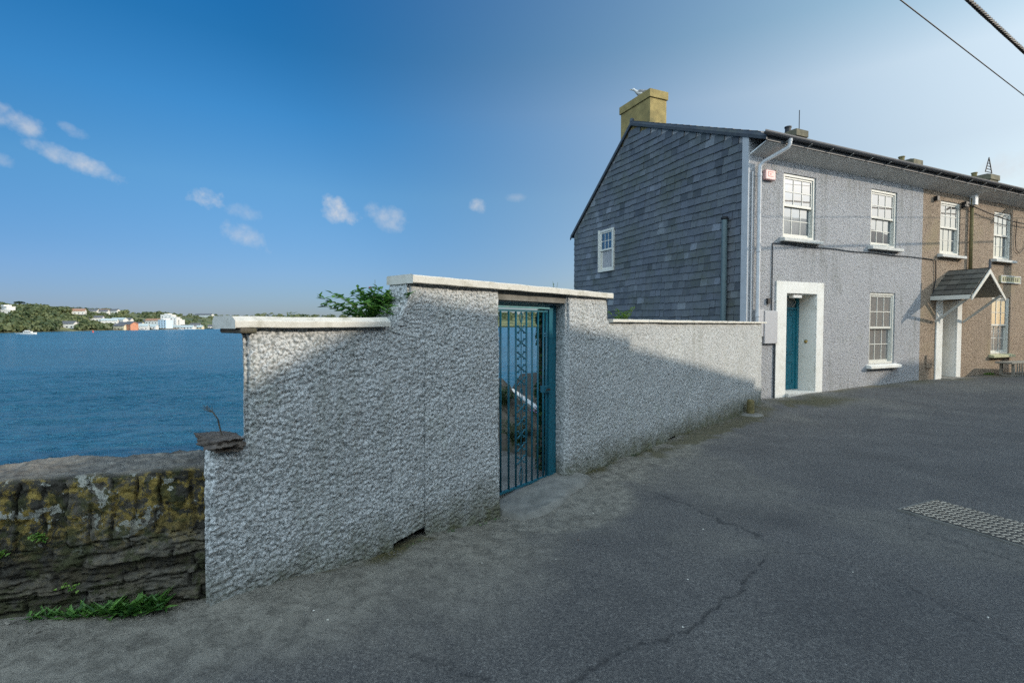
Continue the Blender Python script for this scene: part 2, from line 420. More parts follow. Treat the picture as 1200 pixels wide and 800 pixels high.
def tag(o, label=None, cat=None, group=None, kind=None):
    if label: o['label'] = label
    if cat: o['category'] = cat
    if group: o['group'] = group
    if kind: o['kind'] = kind
    return o
def thing(name, label, cat, loc=(0,0,0), rz=0, group=None):
    o = bpy.data.objects.new(name, None); COL.objects.link(o); o.location = loc; o.rotation_euler = (0, 0, rz)
    o.empty_display_size = .2
    return tag(o, label, cat, group)

# ================================================================== ROAD
def lines(a, b, c, d, fine, big, gr=1.12):
    mid = list(np.arange(b, c + fine, fine)); lo = []; x = b; st = fine
    while x > a: st = min(st * gr, big); x -= st; lo.append(x)
    hi = []; x = mid[-1]; st = fine
    while x < d: st = min(st * gr, big); x += st; hi.append(x)
    return np.array(lo[::-1] + mid + hi)
def seg_dist(X, Y, pts):
    best = np.full(X.shape, 99.0)
    for (x0, y0), (x1, y1) in zip(pts[:-1], pts[1:]):
        dx, dy = x1 - x0, y1 - y0; t = np.clip(((X - x0) * dx + (Y - y0) * dy) / (dx*dx + dy*dy), 0, 1)
        best = np.minimum(best, np.hypot(X - x0 - t*dx, Y - y0 - t*dy))
    return best
gx = lines(-40, -2.9, 5.0, 120, .022, 3); gy = lines(-60, 1.5, 7.6, 90, .022, 3)
X, Y = np.meshgrid(gx, gy, indexing='ij')
wx = (X - WO.x) * math.cos(A_W) + (Y - WO.y) * math.sin(A_W); wy = -(X - WO.x) * math.sin(A_W) + (Y - WO.y) * math.cos(A_W)
hx = (X - CH.x) * math.cos(A_H) + (Y - CH.y) * math.sin(A_H); hy = -(X - CH.x) * math.sin(A_H) + (Y - CH.y) * math.cos(A_H)
SW0 = np.array((-1.70, 2.70)); SWD = np.array((-.937, -.349)); SWD /= np.hypot(*SWD)   # low stone wall, running left from the render wall's end
SWN = np.array((SWD[1], -SWD[0]))                                                       # towards the sea
if SWN[1] < 0: SWN = -SWN
sl = (X - SW0[0]) * SWD[0] + (Y - SW0[1]) * SWD[1]; sn = (X - SW0[0]) * SWN[0] + (Y - SW0[1]) * SWN[1]
n0 = fbm(X * 1.1, Y * 1.1, 5, 3); n1 = fbm(X * 6, Y * 6, 4, 8)
jx = (fbm(X * 9, Y * 9, 3, 21) - .5) * .10; jy = (fbm(X * 9, Y * 9, 3, 31) - .5) * .10
cr1 = seg_dist(X + jx, Y + jy, [(1.35,4.75),(1.53,4.47),(1.68,4.1),(1.85,3.8),(1.88,3.5),(1.72,3.35),(1.5,3.1),(1.3,2.9),(.95,2.6),(.62,2.42),(.35,2.26),(.1,2.0)])
cr2 = seg_dist(X + jx, Y + jy, [(1.85,3.5),(2.1,3.45),(2.35,3.2),(2.45,2.9),(2.5,2.6),(2.55,2.3)])
cr3 = seg_dist(X + jx*.6, Y + jy*.6, [(2.6,4.4),(3.0,4.1),(3.2,3.9),(3.35,3.5),(3.6,3.1)])
cr4 = seg_dist(X + jx, Y + jy, [(-.5,2.35),(-.3,2.3),(-.1,2.2),(.0,2.1)])
w1 = .004 + .010 * fbm(X * 5, Y * 5, 2, 77)
crack = sstep(.3,.55,fbm(X*2.2,Y*2.2,3,70)+.16) * np.maximum.reduce([.75 * np.exp(-(cr1 / w1) ** 2), .45 * np.exp(-(cr2 / (w1 * .7)) ** 2), .6 * np.exp(-(cr3 / (w1 * .6)) ** 2), .6*np.exp(-(cr4 / w1) ** 2)])
Z = G(X, Y) + (n0 - .5) * .035 + (n1 - .5) * .006 + (fbm(X * 40, Y * 40, 2, 5) - .5) * .004 - crack * .012
Z += .012 * np.exp(-(np.minimum(cr1, cr2) / .12) ** 2)
def wp_(s_): return (WO.x + math.cos(A_W) * s_, WO.y + math.sin(A_W) * s_)
wd = seg_dist(X, Y, [wp_(-4.2), wp_(-1.9)]); wd = np.minimum(wd, seg_dist(X, Y, [wp_(-.9), wp_(6.3)])); sd = seg_dist(X, Y, [tuple(SW0), tuple(SW0 + SWD * 7)])          # distance in front of the two walls
edge = np.minimum(wd, sd)
hd = np.where(hx > -.2, -hy, 9); hd = np.where(hd < -.05, 9, hd)
vw = .55 + 1.1 * (fbm(X * 1.5, Y * 1.5, 4, 44) - .35) + .35 * (1 - sstep(-2.6, -1.2, wx)) - .3 * sstep(1, 3, wx)
verge = .85 * (1 - sstep(vw * .35, vw * 1.15, edge + (n1 - .5) * .25))
verge = np.maximum(verge, .75 * (1 - sstep(.1, .45, hd + (n1 - .5) * .5)))
verge = np.maximum(verge, (1 - sstep(.0, .25, np.hypot(wx + 1.35, (wy + .25) * 1.2) - .65)) * .95)
patch = fbm(X * .55 + 4, Y * .55, 4, 91); verge = np.clip(verge + .35 * sstep(.55, .7, patch) , 0, 1)
moss = (1 - sstep(.02, .16 , edge + (n1 - .5) * .22)) * sstep(.35, .6, fbm(X * 3, Y * 3, 3, 12))
moss = np.maximum(moss, .85 * (1 - sstep(.06, .30, np.abs(hd - .02) + (n1 - .5) * .35)) * (hx > 2.7))
dd = np.hypot((hx - 1.2) / 1.5, (hy + .75) / .55); moss = np.maximum(moss, .85 * (1 - sstep(.5, 1.15, dd + (n1 - .5) * 1.4)))
dd = np.hypot((wx - 3.6) / 3.2, (wy + .22) / .26); moss = np.maximum(moss, .75 * (1 - sstep(.6, 1.1, dd + (n1 - .5) * 1.2)))
# old trench repair, a little darker with its own seam
seam = seg_dist(X + jx*.3, Y + jy*.3, [(.9,5.2),(2.3,6.3),(4.6,7.4),(7.5,8.3)])
crack = np.maximum(crack, .25 * np.exp(-(seam / .012) ** 2))
msk = np.stack([verge, moss, crack], -1)
P = np.stack([X, Y, Z], -1)
cx = .5 * (X[:-1, :-1] + X[1:, 1:]); cy = .5 * (Y[:-1, :-1] + Y[1:, 1:])
cwx = .5 * (wx[:-1, :-1] + wx[1:, 1:]); cwy = .5 * (wy[:-1, :-1] + wy[1:, 1:]); csl = .5 * (sl[:-1, :-1] + sl[1:, 1:]); csn = .5 * (sn[:-1, :-1] + sn[1:, 1:])
chx = .5 * (hx[:-1, :-1] + hx[1:, 1:]); chy = .5 * (hy[:-1, :-1] + hy[1:, 1:])
land = (cwy < .13) | ((cwx < -4.1) & (csn < .2)) | (chx > .3)
land &= ~((chx > .3) & (chy > .55) & (chx < 60))
land &= ~((csl > .1) & (csn > .2))
land &= ~((cwx < -3.95) & (csn > .06) & (csl < .2))
land &= ~((cx < -1.9) & (csn > .2))
road = gridmesh('road', P, M['asphalt'], keep=land, masks=msk); tag(road, kind='structure')

# garden ground behind the gate (flat terrace above the sea wall)
mb = MB()
gpoly = [(-3.96, .15), (7.0, .15)]
gp = [WM @ Vector((x, y, 0)) for x, y in gpoly] + [Vector((5.1, 11.3, 0)), Vector((1.9, 18.6, 0)), Vector((.3, 17.2, 0)), Vector((-.1, 12.0, 0)), Vector((-1.7, 7.6, 0))]
n = len(gp)
mb.add([(p.x, p.y, -.06) for p in gp] + [(p.x, p.y, -5.5) for p in gp], [tuple(range(n))] + [(i, n+i, n+(i+1)%n, (i+1)%n) for i in range(n)])
tag(mb.build('garden_ground', M['earth']), kind='structure')
mb = MB(); mb.box(-1.95, -.4, .20, 1.25, -.05, .012, WM); mb.box(-1.2, -.4, 1.262, 2.6, -.05, .010, WM)
tag(mb.build('garden_path', M['concrete']), kind='structure')
# threshold
X2, Y2 = np.meshgrid(np.linspace(-1.93, -.70, 60), np.linspace(-.36, .2, 36), indexing='ij')
ww = [WM @ Vector((a, b, 0)) for a, b in zip(X2.ravel(), Y2.ravel())]
gz = G(np.array([p.x for p in ww]), np.array([p.y for p in ww])).reshape(X2.shape)
e = sstep(-.36, -.22, Y2 + (fbm(X2*3, Y2*0+2, 3, 4) - .5) * .25) * sstep(-.36, -.31, Y2) * sstep(-1.93, -1.85, X2)
Z2 = gz + .045 * e + (fbm(X2 * 7, Y2 * 7, 4, 6) - .5) * .03 - .09*(1-e)
tag(gridmesh('threshold', np.stack([X2, Y2, Z2], -1), M['concrete'], M4=WM), kind='structure')

# water
wxs = lines(-6000, -52, -3, 6000, .15, 400, 1.07); wys = lines(-3000, 19, 62, 9000, .17, 400, 1.045)
XW, YW = np.meshgrid(wxs, wys, indexing='ij')
def gap_(a): g_ = np.gradient(a); return g_
sx_ = gap_(wxs)[:, None]; sy_ = gap_(wys)[None, :]; spc = np.maximum(sx_, sy_)
ca_, sa_w = math.cos(R(25)), math.sin(R(25)); UW = XW * ca_ + YW * sa_w; VW = -XW * sa_w + YW * ca_
ZW = -4.4 + .0 * XW
for (lu, lv, am, sd_n) in ((5.5, 2.6, .16, 41), (2.4, 1.1, .11, 43), (1.1, .5, .06, 45)):
    nn_ = vn(UW / lu, VW / lv, sd_n); nn_ = 1 - np.abs(2 * nn_ - 1)       # choppy crests
    ZW = ZW + am * (nn_ ** 1.3 - .5) * (1 - sstep(lv * .35, lv * .9, spc))
tag(gridmesh('water', np.stack([XW, YW, ZW], -1), M['water']), kind='structure')

# ================================================================== GARDEN WALL
def rough_h(l, z, big=1.0):
    a, b, i = worley(l / .022 + .6 * vn(z / .05, l / .05, 4), z / .017, 3)
    c = fbm(l / .023, z / .017, 4, 11)
    a2, _, _ = worley(l / .038 + 3, z / .028, 14)
    pit = sstep(.50, .68, fbm(l / .026 + 9, z / .015, 3, 19))
    return ((.75 - a) * .0065 + (c - .5) * .013 + (.6 - a2) * .006 - pit * .006) * big + (fbm(l * 3, z * 3, 3, 2) - .5) * .03
def panel(name, s0, s1, T, zt, ds, parent, back=.08, slots=(), jag=None, rl=(-1, -1)):
    pts = []
    tuck = ((.0085, .0008), (.017, .003), (.0255, .009), (.034, .025))
    if rl[0] > 0:
        for e_, y_ in tuck[::-1]: pts.append((s0 - e_, y_, 0, -1, s0 - e_))
    for s in np.linspace(s0, s1, int(round((s1 - s0) / ds)) + 1): pts.append((s, 0, 0, -1, s))
    if rl[1] > 0:
        for e_, y_ in tuck: pts.append((s1 + e_, y_, 0, -1, s1 + e_))
    for y in np.arange(.045 if rl[1] > 0 else ds, T, ds * 1.2): pts.append((s1, y, 1, 0, s1 + y))
    for s in np.arange(s1, s0, -back): pts.append((s, T, 0, 1, s + 40))
    for y in np.arange(T, .045 if rl[0] > 0 else ds * .7, -ds * 1.2): pts.append((s0, y, -1, 0, s0 - y))
    pts = np.array(pts); n = len(pts)
    nx, ny = pts[:, 2].copy(), pts[:, 3].copy()
    W = [WM @ Vector((p[0], p[1], 0)) for p in pts]
    gz = G(np.array([p.x for p in W]), np.array([p.y for p in W])) - .03
    zb = gz.copy()
    for (a, b, h) in slots:
        m = (pts[:, 1] < .03) & (pts[:, 0] > a) & (pts[:, 0] < b)
        zb = np.where(m, gz + .03 + h * (.6 + .4 * (pts[:, 0] - a) / (b - a)), zb)
    nz = int((zt + .1) / ds)
    q = np.linspace(0, 1, nz)[None, :]
    Zz = zb[:, None] + (zt - zb[:, None]) * q
    L = np.repeat(pts[:, 4][:, None], nz, 1)
    H = rough_h(L, Zz)
    low = np.exp(-np.clip(Zz - gz[:, None], 0, 9) / .09)
    H = H + low * (.012 + .05 * (fbm(L * 6, Zz * 8, 3, 9) - .35))
    H = H - .014 * sstep(zt - .06, zt, Zz) * (.4 + fbm(L * 5, Zz, 2, 8))
    x = pts[:, 0][:, None] + nx[:, None] * H; y = pts[:, 1][:, None] + ny[:, None] * H
    for c, zlo in ((s0, rl[0]), (s1, rl[1])):       # soften the free arrises only (not where two lengths of wall run on)
        d = np.hypot(pts[:, 0] - c, pts[:, 1]); k = (np.clip(1 - d / .045, 0, 1) ** 2)[:, None] * sstep(zlo - .03, zlo + .03, Zz)
        x = x - np.sign(c - .5 * (s0 + s1)) * .022 * k; y = y + .022 * k
    if jag is not None:     # ragged, leaning ends
        x = x + jag(pts[:, 0][:, None], Zz)
    if s0 < -3.9: yy_ = np.clip(y, 0, T); x = np.maximum(x, s0 + .52 * yy_ - .02 * (yy_ > .02)) if s0 < -4.1 else np.where(Zz > .94, np.maximum(x, s0 + .52 * yy_ - .01), x)
    for c, zlo, sg in ((s0, rl[0], -1), (s1, rl[1], 1)):
        if zlo > 0:
            ex = ((pts[:, 0] - c) * sg > 1e-6)[:, None]; mz = sstep(zlo - .02, zlo, Zz)
            x = np.where(ex, x * (1 - mz) + c * mz, x)
    P = np.stack([x, y, Zz], -1)
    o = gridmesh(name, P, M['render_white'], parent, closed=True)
    return o
gwall = thing('garden_wall', 'rough white harled roadside wall with cream copings on both sides of the blue gate', 'wall', WO, A_W)
def jagA(s, z): return -.055 * sstep(.75, .05, z) * (s < -4.1) + (s < -4.1) * (.05 * (fbm(z * 7, z * 0, 4, 15) - .4) + .03 * (fbm(z * 40, z * 0 + 3, 2, 16) - .5)) - .02 * sstep(.9, .1, z) * sstep(-4.1, -4.2, s)
def jagC(s, z): return -.16 * sstep(1.86, 1.56, z) * sstep(1.5, 1.57, z) * (s < -2.75) * np.clip((-2.6 - s) / .25, 0, 1) + sstep(1.5, 1.57, z) * .03 * (fbm(z * 9, z * 0, 3, 5) - .5) * (s < -2.75)
panel('wall_panel', -4.18, -3.985, .24, .93, .0072, gwall, jag=jagA, rl=(-1, 9))
panel('wall_panel', -3.985, -2.86, .24, 1.585, .0072, gwall, slots=[(-3.02, -2.72, .075)], rl=(.95, 9))
panel('wall_panel', -2.86, -1.87, .24, 1.905, .0072, gwall, slots=[(-3.02, -2.72, .075)], jag=jagC, rl=(1.6, -1))
panel('wall_panel', -.86, -.06, .24, 1.905, .010, gwall, back=.12, rl=(-1, 1.66))
panel('wall_panel', -.06, 6.22, .24, 1.635, .0145, gwall, back=.3, slots=[(1.55, 1.8, .04)], rl=(9, -1))
# copings (hand-cast, slightly uneven)
def coping(s0, s1, z0, th, bev, y0=-.045, y1=.285, wob=.004, joints=()):
    mb = MB(); n = max(2, int((s1 - s0) / .09)); prof = [(y0, 0), (y0, th - bev), (y0 + bev * 1.6 + .004, th), (y1 - bev, th), (y1, th - bev), (y1, 0)]
    vs = []; fs = []; k = len(prof)
    for i in range(n + 1):
        s = s0 + (s1 - s0) * i / n; w = (random.random() - .5) * wob; w2 = (random.random() - .5) * wob
        for (y, z) in prof: vs.append((s, y + w2, z0 + z + w))
    for i in range(n):
        for j in range(k): fs.append((i*k+j, i*k+(j+1)%k, (i+1)*k+(j+1)%k, (i+1)*k+j))
    fs.append(tuple(range(k))); fs.append(tuple(range(n*k, (n+1)*k))[::-1])
    mb.add(vs, fs)
    return mb.build('coping', M['coping'], gwall, bevel=.004)
coping(-4.045, -3.05, 1.586, .064, .026)
coping(-2.86, -.02, 1.906, .058, .006, -.05, .26)
coping(-.02, .9, 1.6362, .034, .005)
for a, b in ((.905, 2.3), (2.305, 3.9), (3.905, 5.2), (5.205, 6.38)): coping(a, b, 1.6362, .034, .005)
mb = MB(); mb.box(-1.885, -.845, .03, .23, 1.822, 1.904); tag(mb.build('lintel', M['concrete'], gwall, bevel=.004))
mb = MB(); mb.box(-4.02, -3.93, -.05, .25, 1.555, 1.585); mb.build('bed_stone', M['garden_stone'], gwall, bevel=.01)
# rock bedded on the step of the wall end
def rock(name, sz, loc, rz, mat, parent=None, seed=1, sub=3):
    import bmesh
    bm = bmesh.new(); bmesh.ops.create_icosphere(bm, subdivisions=sub, radius=1)
    for v in bm.verts:
        d = v.co.copy(); m = max(abs(d.x), abs(d.y), abs(d.z)); d = d / m * .8 + d * .2
        f = 1 + .6 * (fbm(np.array([d.x * 1.5 + seed * 7]), np.array([d.y * 2.2 + d.z * 2.0 + seed]), 5, seed)[0] - .5)
        v.co = Vector((d.x * f * sz[0], d.y * f * sz[1], d.z * f * sz[2]))
    me = bpy.data.meshes.new(name); bm.to_mesh(me); bm.free(); me.materials.append(mat)
    o = bpy.data.objects.new(name, me); COL.objects.link(o); o.location = loc; o.rotation_euler = (0, 0, rz)
    if parent: o.parent = parent
    return o
p = WM @ Vector((-4.075, .13, .952))
tag(rock('cap_rock', (.075, .17, .034), p, A_W, M['cap_stone'], seed=4, sub=5), 'brown rock slab bedded on the low step at the left end of the white wall', 'rock')

# ================================================================== LOW STONE WALL (left)
T_S = .46; HT = .80
ls = np.concatenate([np.arange(-.16, 1.35, .007), np.arange(1.35, 8, .05)])
prof = []                                            # (n, z, nx, nz, arclength, zone)
for z in np.arange(-.08, HT - .05, .007): prof.append((0, z, -1, 0, z, 0))
for a in np.arange(0, 90, 8): prof.append((.05 - .05*math.cos(R(a)), HT - .05 + .05*math.sin(R(a)), -math.cos(R(a)), math.sin(R(a)), HT - .05 + .05*R(a), 0 if a < 40 else 1))
for k in np.arange(.05, T_S - .05, .010): prof.append((k, HT, 0, 1, HT + k, 1))
for a in np.arange(0, 91, 15): prof.append((T_S - .05 + .05*math.sin(R(a)), HT - .05 + .05*math.cos(R(a)), math.sin(R(a)), math.cos(R(a)), HT + T_S + .05*R(a), 1))
for z in np.linspace(HT - .1, -5.6, 60): prof.append((T_S + (HT - z) * .05, z, 1, 0, 2 + HT - z, 2))
prof = np.array(prof)
Ls, Vz = np.meshgrid(ls, prof[:, 4], indexing='ij'); zone = np.repeat(prof[:, 5][None, :], len(ls), 0)
# stone layout on the front face: thin flat courses below, upright stones above
wl = Ls + (fbm(Ls * 4, Vz * 6, 3, 61) - .5) * .07; wz = Vz + (fbm(Ls * 3.5, Vz * 3, 3, 62) - .5) * .07
wl = wl + (fbm(Ls * 16, Vz * 16, 3, 63) - .5) * .022; wz = wz + (fbm(Ls * 9, Vz * 16, 3, 64) - .5) * .018
rows = np.array([-.3, .04, .115, .165, .235, .275, .345, .40, .455, .95])
ri = np.clip(np.searchsorted(rows, wz.ravel(), side='right').reshape(wz.shape) - 1, 0, len(rows) - 2)
up_ = (ri == 8) * 1.0
r0 = rows[ri]; r1 = rows[ri + 1]
q_ = wl / np.where(ri == 8, .105, .25 + .12 * _h(ri, ri * 0, 3)); q_ = q_ + .62 * vn(q_ * .8 + 3, ri * 7.0, 4) + _h(ri, ri * 0, 5) * 5
cell = np.floor(q_); cf = q_ - cell; sid = _h(cell, ri, 15)
d_ = np.minimum(np.minimum(cf, 1 - cf) * np.where(ri == 8, .095, .24), np.minimum(wz - r0, r1 - wz))
front = zone == 0
jt = (1 - sstep(.002, .007, d_)) * np.clip(.25 + 1.6 * (fbm(Ls * 5, Vz * 6, 3, 68) - .3), .15, 1)
strat = np.abs(fbm(Ls * 3 + 5, Vz * 34, 4, 70) - .5)                  # bedding lines inside the stones
jt = np.maximum(jt, .55 * (1 - sstep(.0, .02, strat)) * (up_ < .5))
Hh = np.where(front, (sid - .5) * .030 * (1 - .3 * jt) - jt * .024 + (cf - .5) * (_h(cell, ri, 31) - .5) * .05 * front + np.abs(fbm(Ls * 9, Vz * np.where(up_ > .5, 9, 22), 6, 7) - .5) * .07 + (fbm(Ls * 4, Vz * 4, 3, 77) - .5) * .03 + (fbm(Ls*45, Vz*60, 4, 9) - .5) * .022,
              np.where(zone == 1, (fbm(Ls * 5, Vz * 5, 5, 17) - .5) * .085 + (fbm(Ls * 16, Vz * 45, 4, 19) - .5) * .03, (fbm(Ls * 3, Vz * 3, 4, 23) - .5) * .15))
fade = np.exp(-((Vz - HT) / .06) ** 2); Hh = Hh * (1 - .35 * fade)
bx = SW0[0] + SWD[0] * Ls; by = SW0[1] + SWD[1] * Ls
N_ = prof[:, 0][None, :] + Hh * prof[:, 2][None, :]; N_ = np.where(True, prof[:, 0][None, :] + prof[:, 2][None, :] * Hh, 0)
dip = .02 * np.sin(Ls * 2.1) + .03*(fbm(Ls*1.3, Ls*0, 3, 3)-.5)
Zs = prof[:, 1][None, :] + prof[:, 3][None, :] * Hh + dip * sstep(.3, .8, prof[:, 1])[None, :] + .02
Pn = np.stack([bx + SWN[0] * N_, by + SWN[1] * N_, Zs], -1)
mk = np.stack([sid * front, jt * front * .85, np.where(zone == 1, sstep(HT-.02, HT+.03, Vz), 0)], -1)
sw = gridmesh('stone_wall', Pn, M['lichen_stone'], masks=mk)
tag(sw, 'low dark rubble sea wall with orange and grey lichen at the left of the white wall', 'wall')
# sea-side retaining face below the garden is part of garden_ground

# ================================================================== GATE
gt = thing('garden_gate', 'teal wrought iron gate with scrollwork closing the opening in the white wall', 'gate', WM @ Vector((0, .16, 0)), A_W)
zb, ztp = .035, 1.815
def prt(mb, name, m, par=gt, **k): return mb.build(name, m, par, **k)
mb = MB(); mb.box(-.985, -.862, -.022, .03, .02, ztp - .01); prt(mb, 'post', M['teal'], bevel=.003)
mb = MB(); mb.box(-1.868, -1.84, -.02, .02, .02, ztp - .01); prt(mb, 'post', M['teal'], bevel=.003)
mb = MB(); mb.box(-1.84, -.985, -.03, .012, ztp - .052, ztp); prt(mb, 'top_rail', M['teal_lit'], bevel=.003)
mb = MB(); mb.box(-1.83, -.99, -.008, .012, ztp - .085, ztp - .066); mb.box(-1.83, -1.0, -.010, .010, zb + .0, zb + .022); build_each(mb, 'cross_rail', M['teal'], gt)
for s in (-1.815, -1.70, -1.587, -1.483, -1.325, -1.237, -1.144, -1.055, -1.002):
    mb = MB(); mb.tube([(s, 0, zb + .022), (s, 0, ztp - .085)], .010, 8); prt(mb, 'bar', M['teal'], smooth=True)
mb = MB(); c = -1.404
def twist(z0, z1, n, r=.018):
    for ph in (0, math.pi):
        mb.tube([(c + r * math.cos(ph + i * .9) * math.sin(math.pi * i / n) ** .5 if 0 < i < n else c, r * math.sin(ph + i * .9) * .5 if 0 < i < n else 0, z0 + (z1 - z0) * i / n) for i in range(n + 1)], .0045, 6)
mb.tube([(c, 0, zb + .02), (c, 0, ztp - .085)], .0055, 6)
def scroll(z, h, sg):
    pts = []
    for i in range(27):
        t = i / 26.0; a = (t - .5) * 2; k = abs(a)
        ang = a * 2.6 * math.pi * .62; r = h * .5 * (1 - .55 * k ** 1.5)
        x = c + sg * (.042 - .034 * math.cos(ang) * (1 - .2 * k)); zz = z + h * .5 * a * 1.0 + .022 * math.sin(ang) * k
        pts.append((x, 0, zz))
    mb.tube(pts, .0068, 5)
for z in [1.56 - .125 * i for i in range(5)] + [.80 - .125 * i for i in range(5)]:
    for sg in (1, -1): scroll(z, .115, sg)
for z0, z1 in ((1.62, 1.73), (.86, 1.0), (.05, .24)):
    for sg in (1, -1):
        mb.tube([(c + sg * .026 * math.sin(math.pi * i / 8), 0, z0 + (z1 - z0) * i / 8) for i in range(9)], .0045, 5)
prt(mb, 'scroll_panel', M['teal'], smooth=True)
mb = MB(); mb.box(-1.065, -.975, -.03, .03, .915, .985); prt(mb, 'lock_box', M['teal'], bevel=.004)
mb = MB(); mb.tube([(-1.02, -.055, .95), (-1.02, .05, .95)], .012, 10); mb.tube([(-1.075, -.055, .95), (-1.01, -.055, .95)], .007, 8); prt(mb, 'handle', M['black'])

# ================================================================== FOLIAGE HELPERS
def leafy(name, label, cat, pos, rad, h, n, L=.05, w=.02, mat='leaf', stems=8, group=None, flowers=0, fmat='flower', parent=None, spread=1.0, seed=0, lean=(0, 0)):
    rd = random.Random(seed * 31 + 5)
    mb = MB(); ms = MB(); tips = []
    o = thing(name, label, cat, pos, 0, group) if parent is None else parent
    for k in range(stems):
        a = rd.uniform(0, 6.283); r = rad * rd.uniform(.2, 1.0) * spread; hh = h * rd.uniform(.45, 1.0)
        p0 = Vector((r * .25 * math.cos(a), r * .25 * math.sin(a), 0))
        p3 = Vector((r * math.cos(a) + lean[0] * hh, r * math.sin(a) + lean[1] * hh, hh))
        p1 = p0 + Vector((0, 0, hh * .5)); pts = []
        for i in range(7):
            t = i / 6.0; pts.append(p0 * (1-t)**2 + p1 * 2*t*(1-t) + p3 * t*t)
        ms.tube(pts, [.0035 * (1 - .6 * i / 6) for i in range(7)], 5)
        tips.append(pts[-1])
        m = max(1, n // stems)
        for j in range(m):
            t = rd.uniform(.1, 1) ** .8; q = p0 * (1-t)**2 + p1 * 2*t*(1-t) + p3 * t*t
            aa = rd.uniform(0, 6.283); d = Vector((math.cos(aa), math.sin(aa), rd.uniform(-.25, .7)))
            c = rd.random(); mb.col = (c, c, c * .999)
            mb.leaf(q, d, Vector((rd.uniform(-.3, .3), rd.uniform(-.3, .3), 1)), L * rd.uniform(.6, 1.25), w * rd.uniform(.7, 1.2))
    for k in range(flowers):
        q = rd.choice(tips) + Vector((rd.uniform(-.02, .02), rd.uniform(-.02, .02), rd.uniform(0, .03)))
        fl = MB()
        for j in range(16):
            a = rd.uniform(0, 6.283); c = rd.random(); fl.col = (c, c, c * .999)
            fl.leaf(q, Vector((math.cos(a), math.sin(a), rd.uniform(-.4, 1))), Vector((0, 0, 1)), .022, .014)
        fl.build('flower', M[fmat], o)
    mb.build('foliage', M[mat], o); ms.build('stem', M['stem'], o, smooth=True)
    
    return o
def tuft(name, label, cat, pos, n=40, L=.09, spread=.12, mat='leaf', group=None, seed=0, elong=(1, 1), rz=0):
    rd = random.Random(seed * 13 + 3); mb = MB()
    for k in range(n):
        a = rd.uniform(0, 6.283); r = spread * math.sqrt(rd.random()); p = Vector((r * math.cos(a) * elong[0], r * math.sin(a) * elong[1], 0))
        p = Matrix.Rotation(rz, 3, 'Z') @ p
        b = rd.uniform(0, 6.283); d = Vector((math.cos(b), math.sin(b), rd.uniform(.15, 1.3)))
        c = rd.random(); mb.col = (c, c, c * .999)
        mb.leaf(p, d, Vector((0, 0, 1)), L * rd.uniform(.4, 1.1), L * rd.uniform(.12, .3))
    o = mb.build(name, M[mat]); o.location = pos; return tag(o, label, cat, group)
def wpt(s, y, z): return WM @ Vector((s, y, z))
def hpt(s, y, z): return HM @ Vector((s, y, z))

leafy('valerian_plant', 'leafy green valerian with a red flower head growing over the coping left of the gate', 'plant', wpt(-2.90, .31, 1.58), .33, .31, 1400, .066, .030, 'leaf', 30, flowers=2, fmat='flower_red', seed=1, spread=1.15, lean=(-.25, -.15))
leafy('rusty_sprig', 'reddish leafy sprig behind the pillar above the green valerian', 'plant', wpt(-2.74, .30, 1.60), .08, .22, 110, .035, .022, 'leaf_rust', 9, seed=3)
leafy('tall_sprig', 'single tall valerian shoot with a dark bud just under the pillar coping', 'plant', wpt(-2.96, .27, 1.60), .05, .36, 22, .05, .014, 'leaf', 2, flowers=1, fmat='flower_red', seed=5)
leafy('sprig', 'tiny green sprig poking over the left coping', 'plant', wpt(-3.58, .33, 1.60), .05, .14, 22, .04, .012, 'leaf_bright', 4, seed=7)
leafy('coping_shrub', 'bright green low shrub behind the coping right of the gate pillar', 'plant', wpt(.93, .36, 1.58), .20, .26, 420, .045, .02, 'leaf_bright', 22, seed=9)
leafy('twig_plant', 'tiny green shoot standing just above the coping over the gate', 'plant', wpt(-.52, .40, 1.86), .05, .24, 30, .03, .014, 'leaf', 4, seed=11)
# dry stem on the rock
mb = MB(); p0 = wpt(-4.07, .10, .99); q = [Vector((0, 0, 0)), Vector((-.012, 0, .05)), Vector((-.02, -.0, .09)), Vector((-.045, 0, .125)), Vector((-.075, 0, .14))]
mb.tube(q, [.004, .004, .0035, .003, .002], 6)
for i in range(26):
    t = random.uniform(.1, .75) * 4; k = int(t); pp = q[k].lerp(q[k+1], t - k); a = random.uniform(0, 6.28)
    mb.leaf(pp, Vector((math.cos(a), math.sin(a), .4)), Vector((0, 0, 1)), .010, .007)
for d in ((-.05, 0, .015), (-.045, .01, .03), (-.035, 0, .04), (-.02, .02, .03)): mb.tube([q[3], q[3] + Vector(d)], .0016, 4); mb.tube([q[4], q[4] + Vector(d) * .7], .0012, 4)
o = mb.build('dry_stem', M['dry_stem']); o.location = p0; tag(o, 'bare dry weed stalk standing on the rock at the left end of the white wall', 'plant')
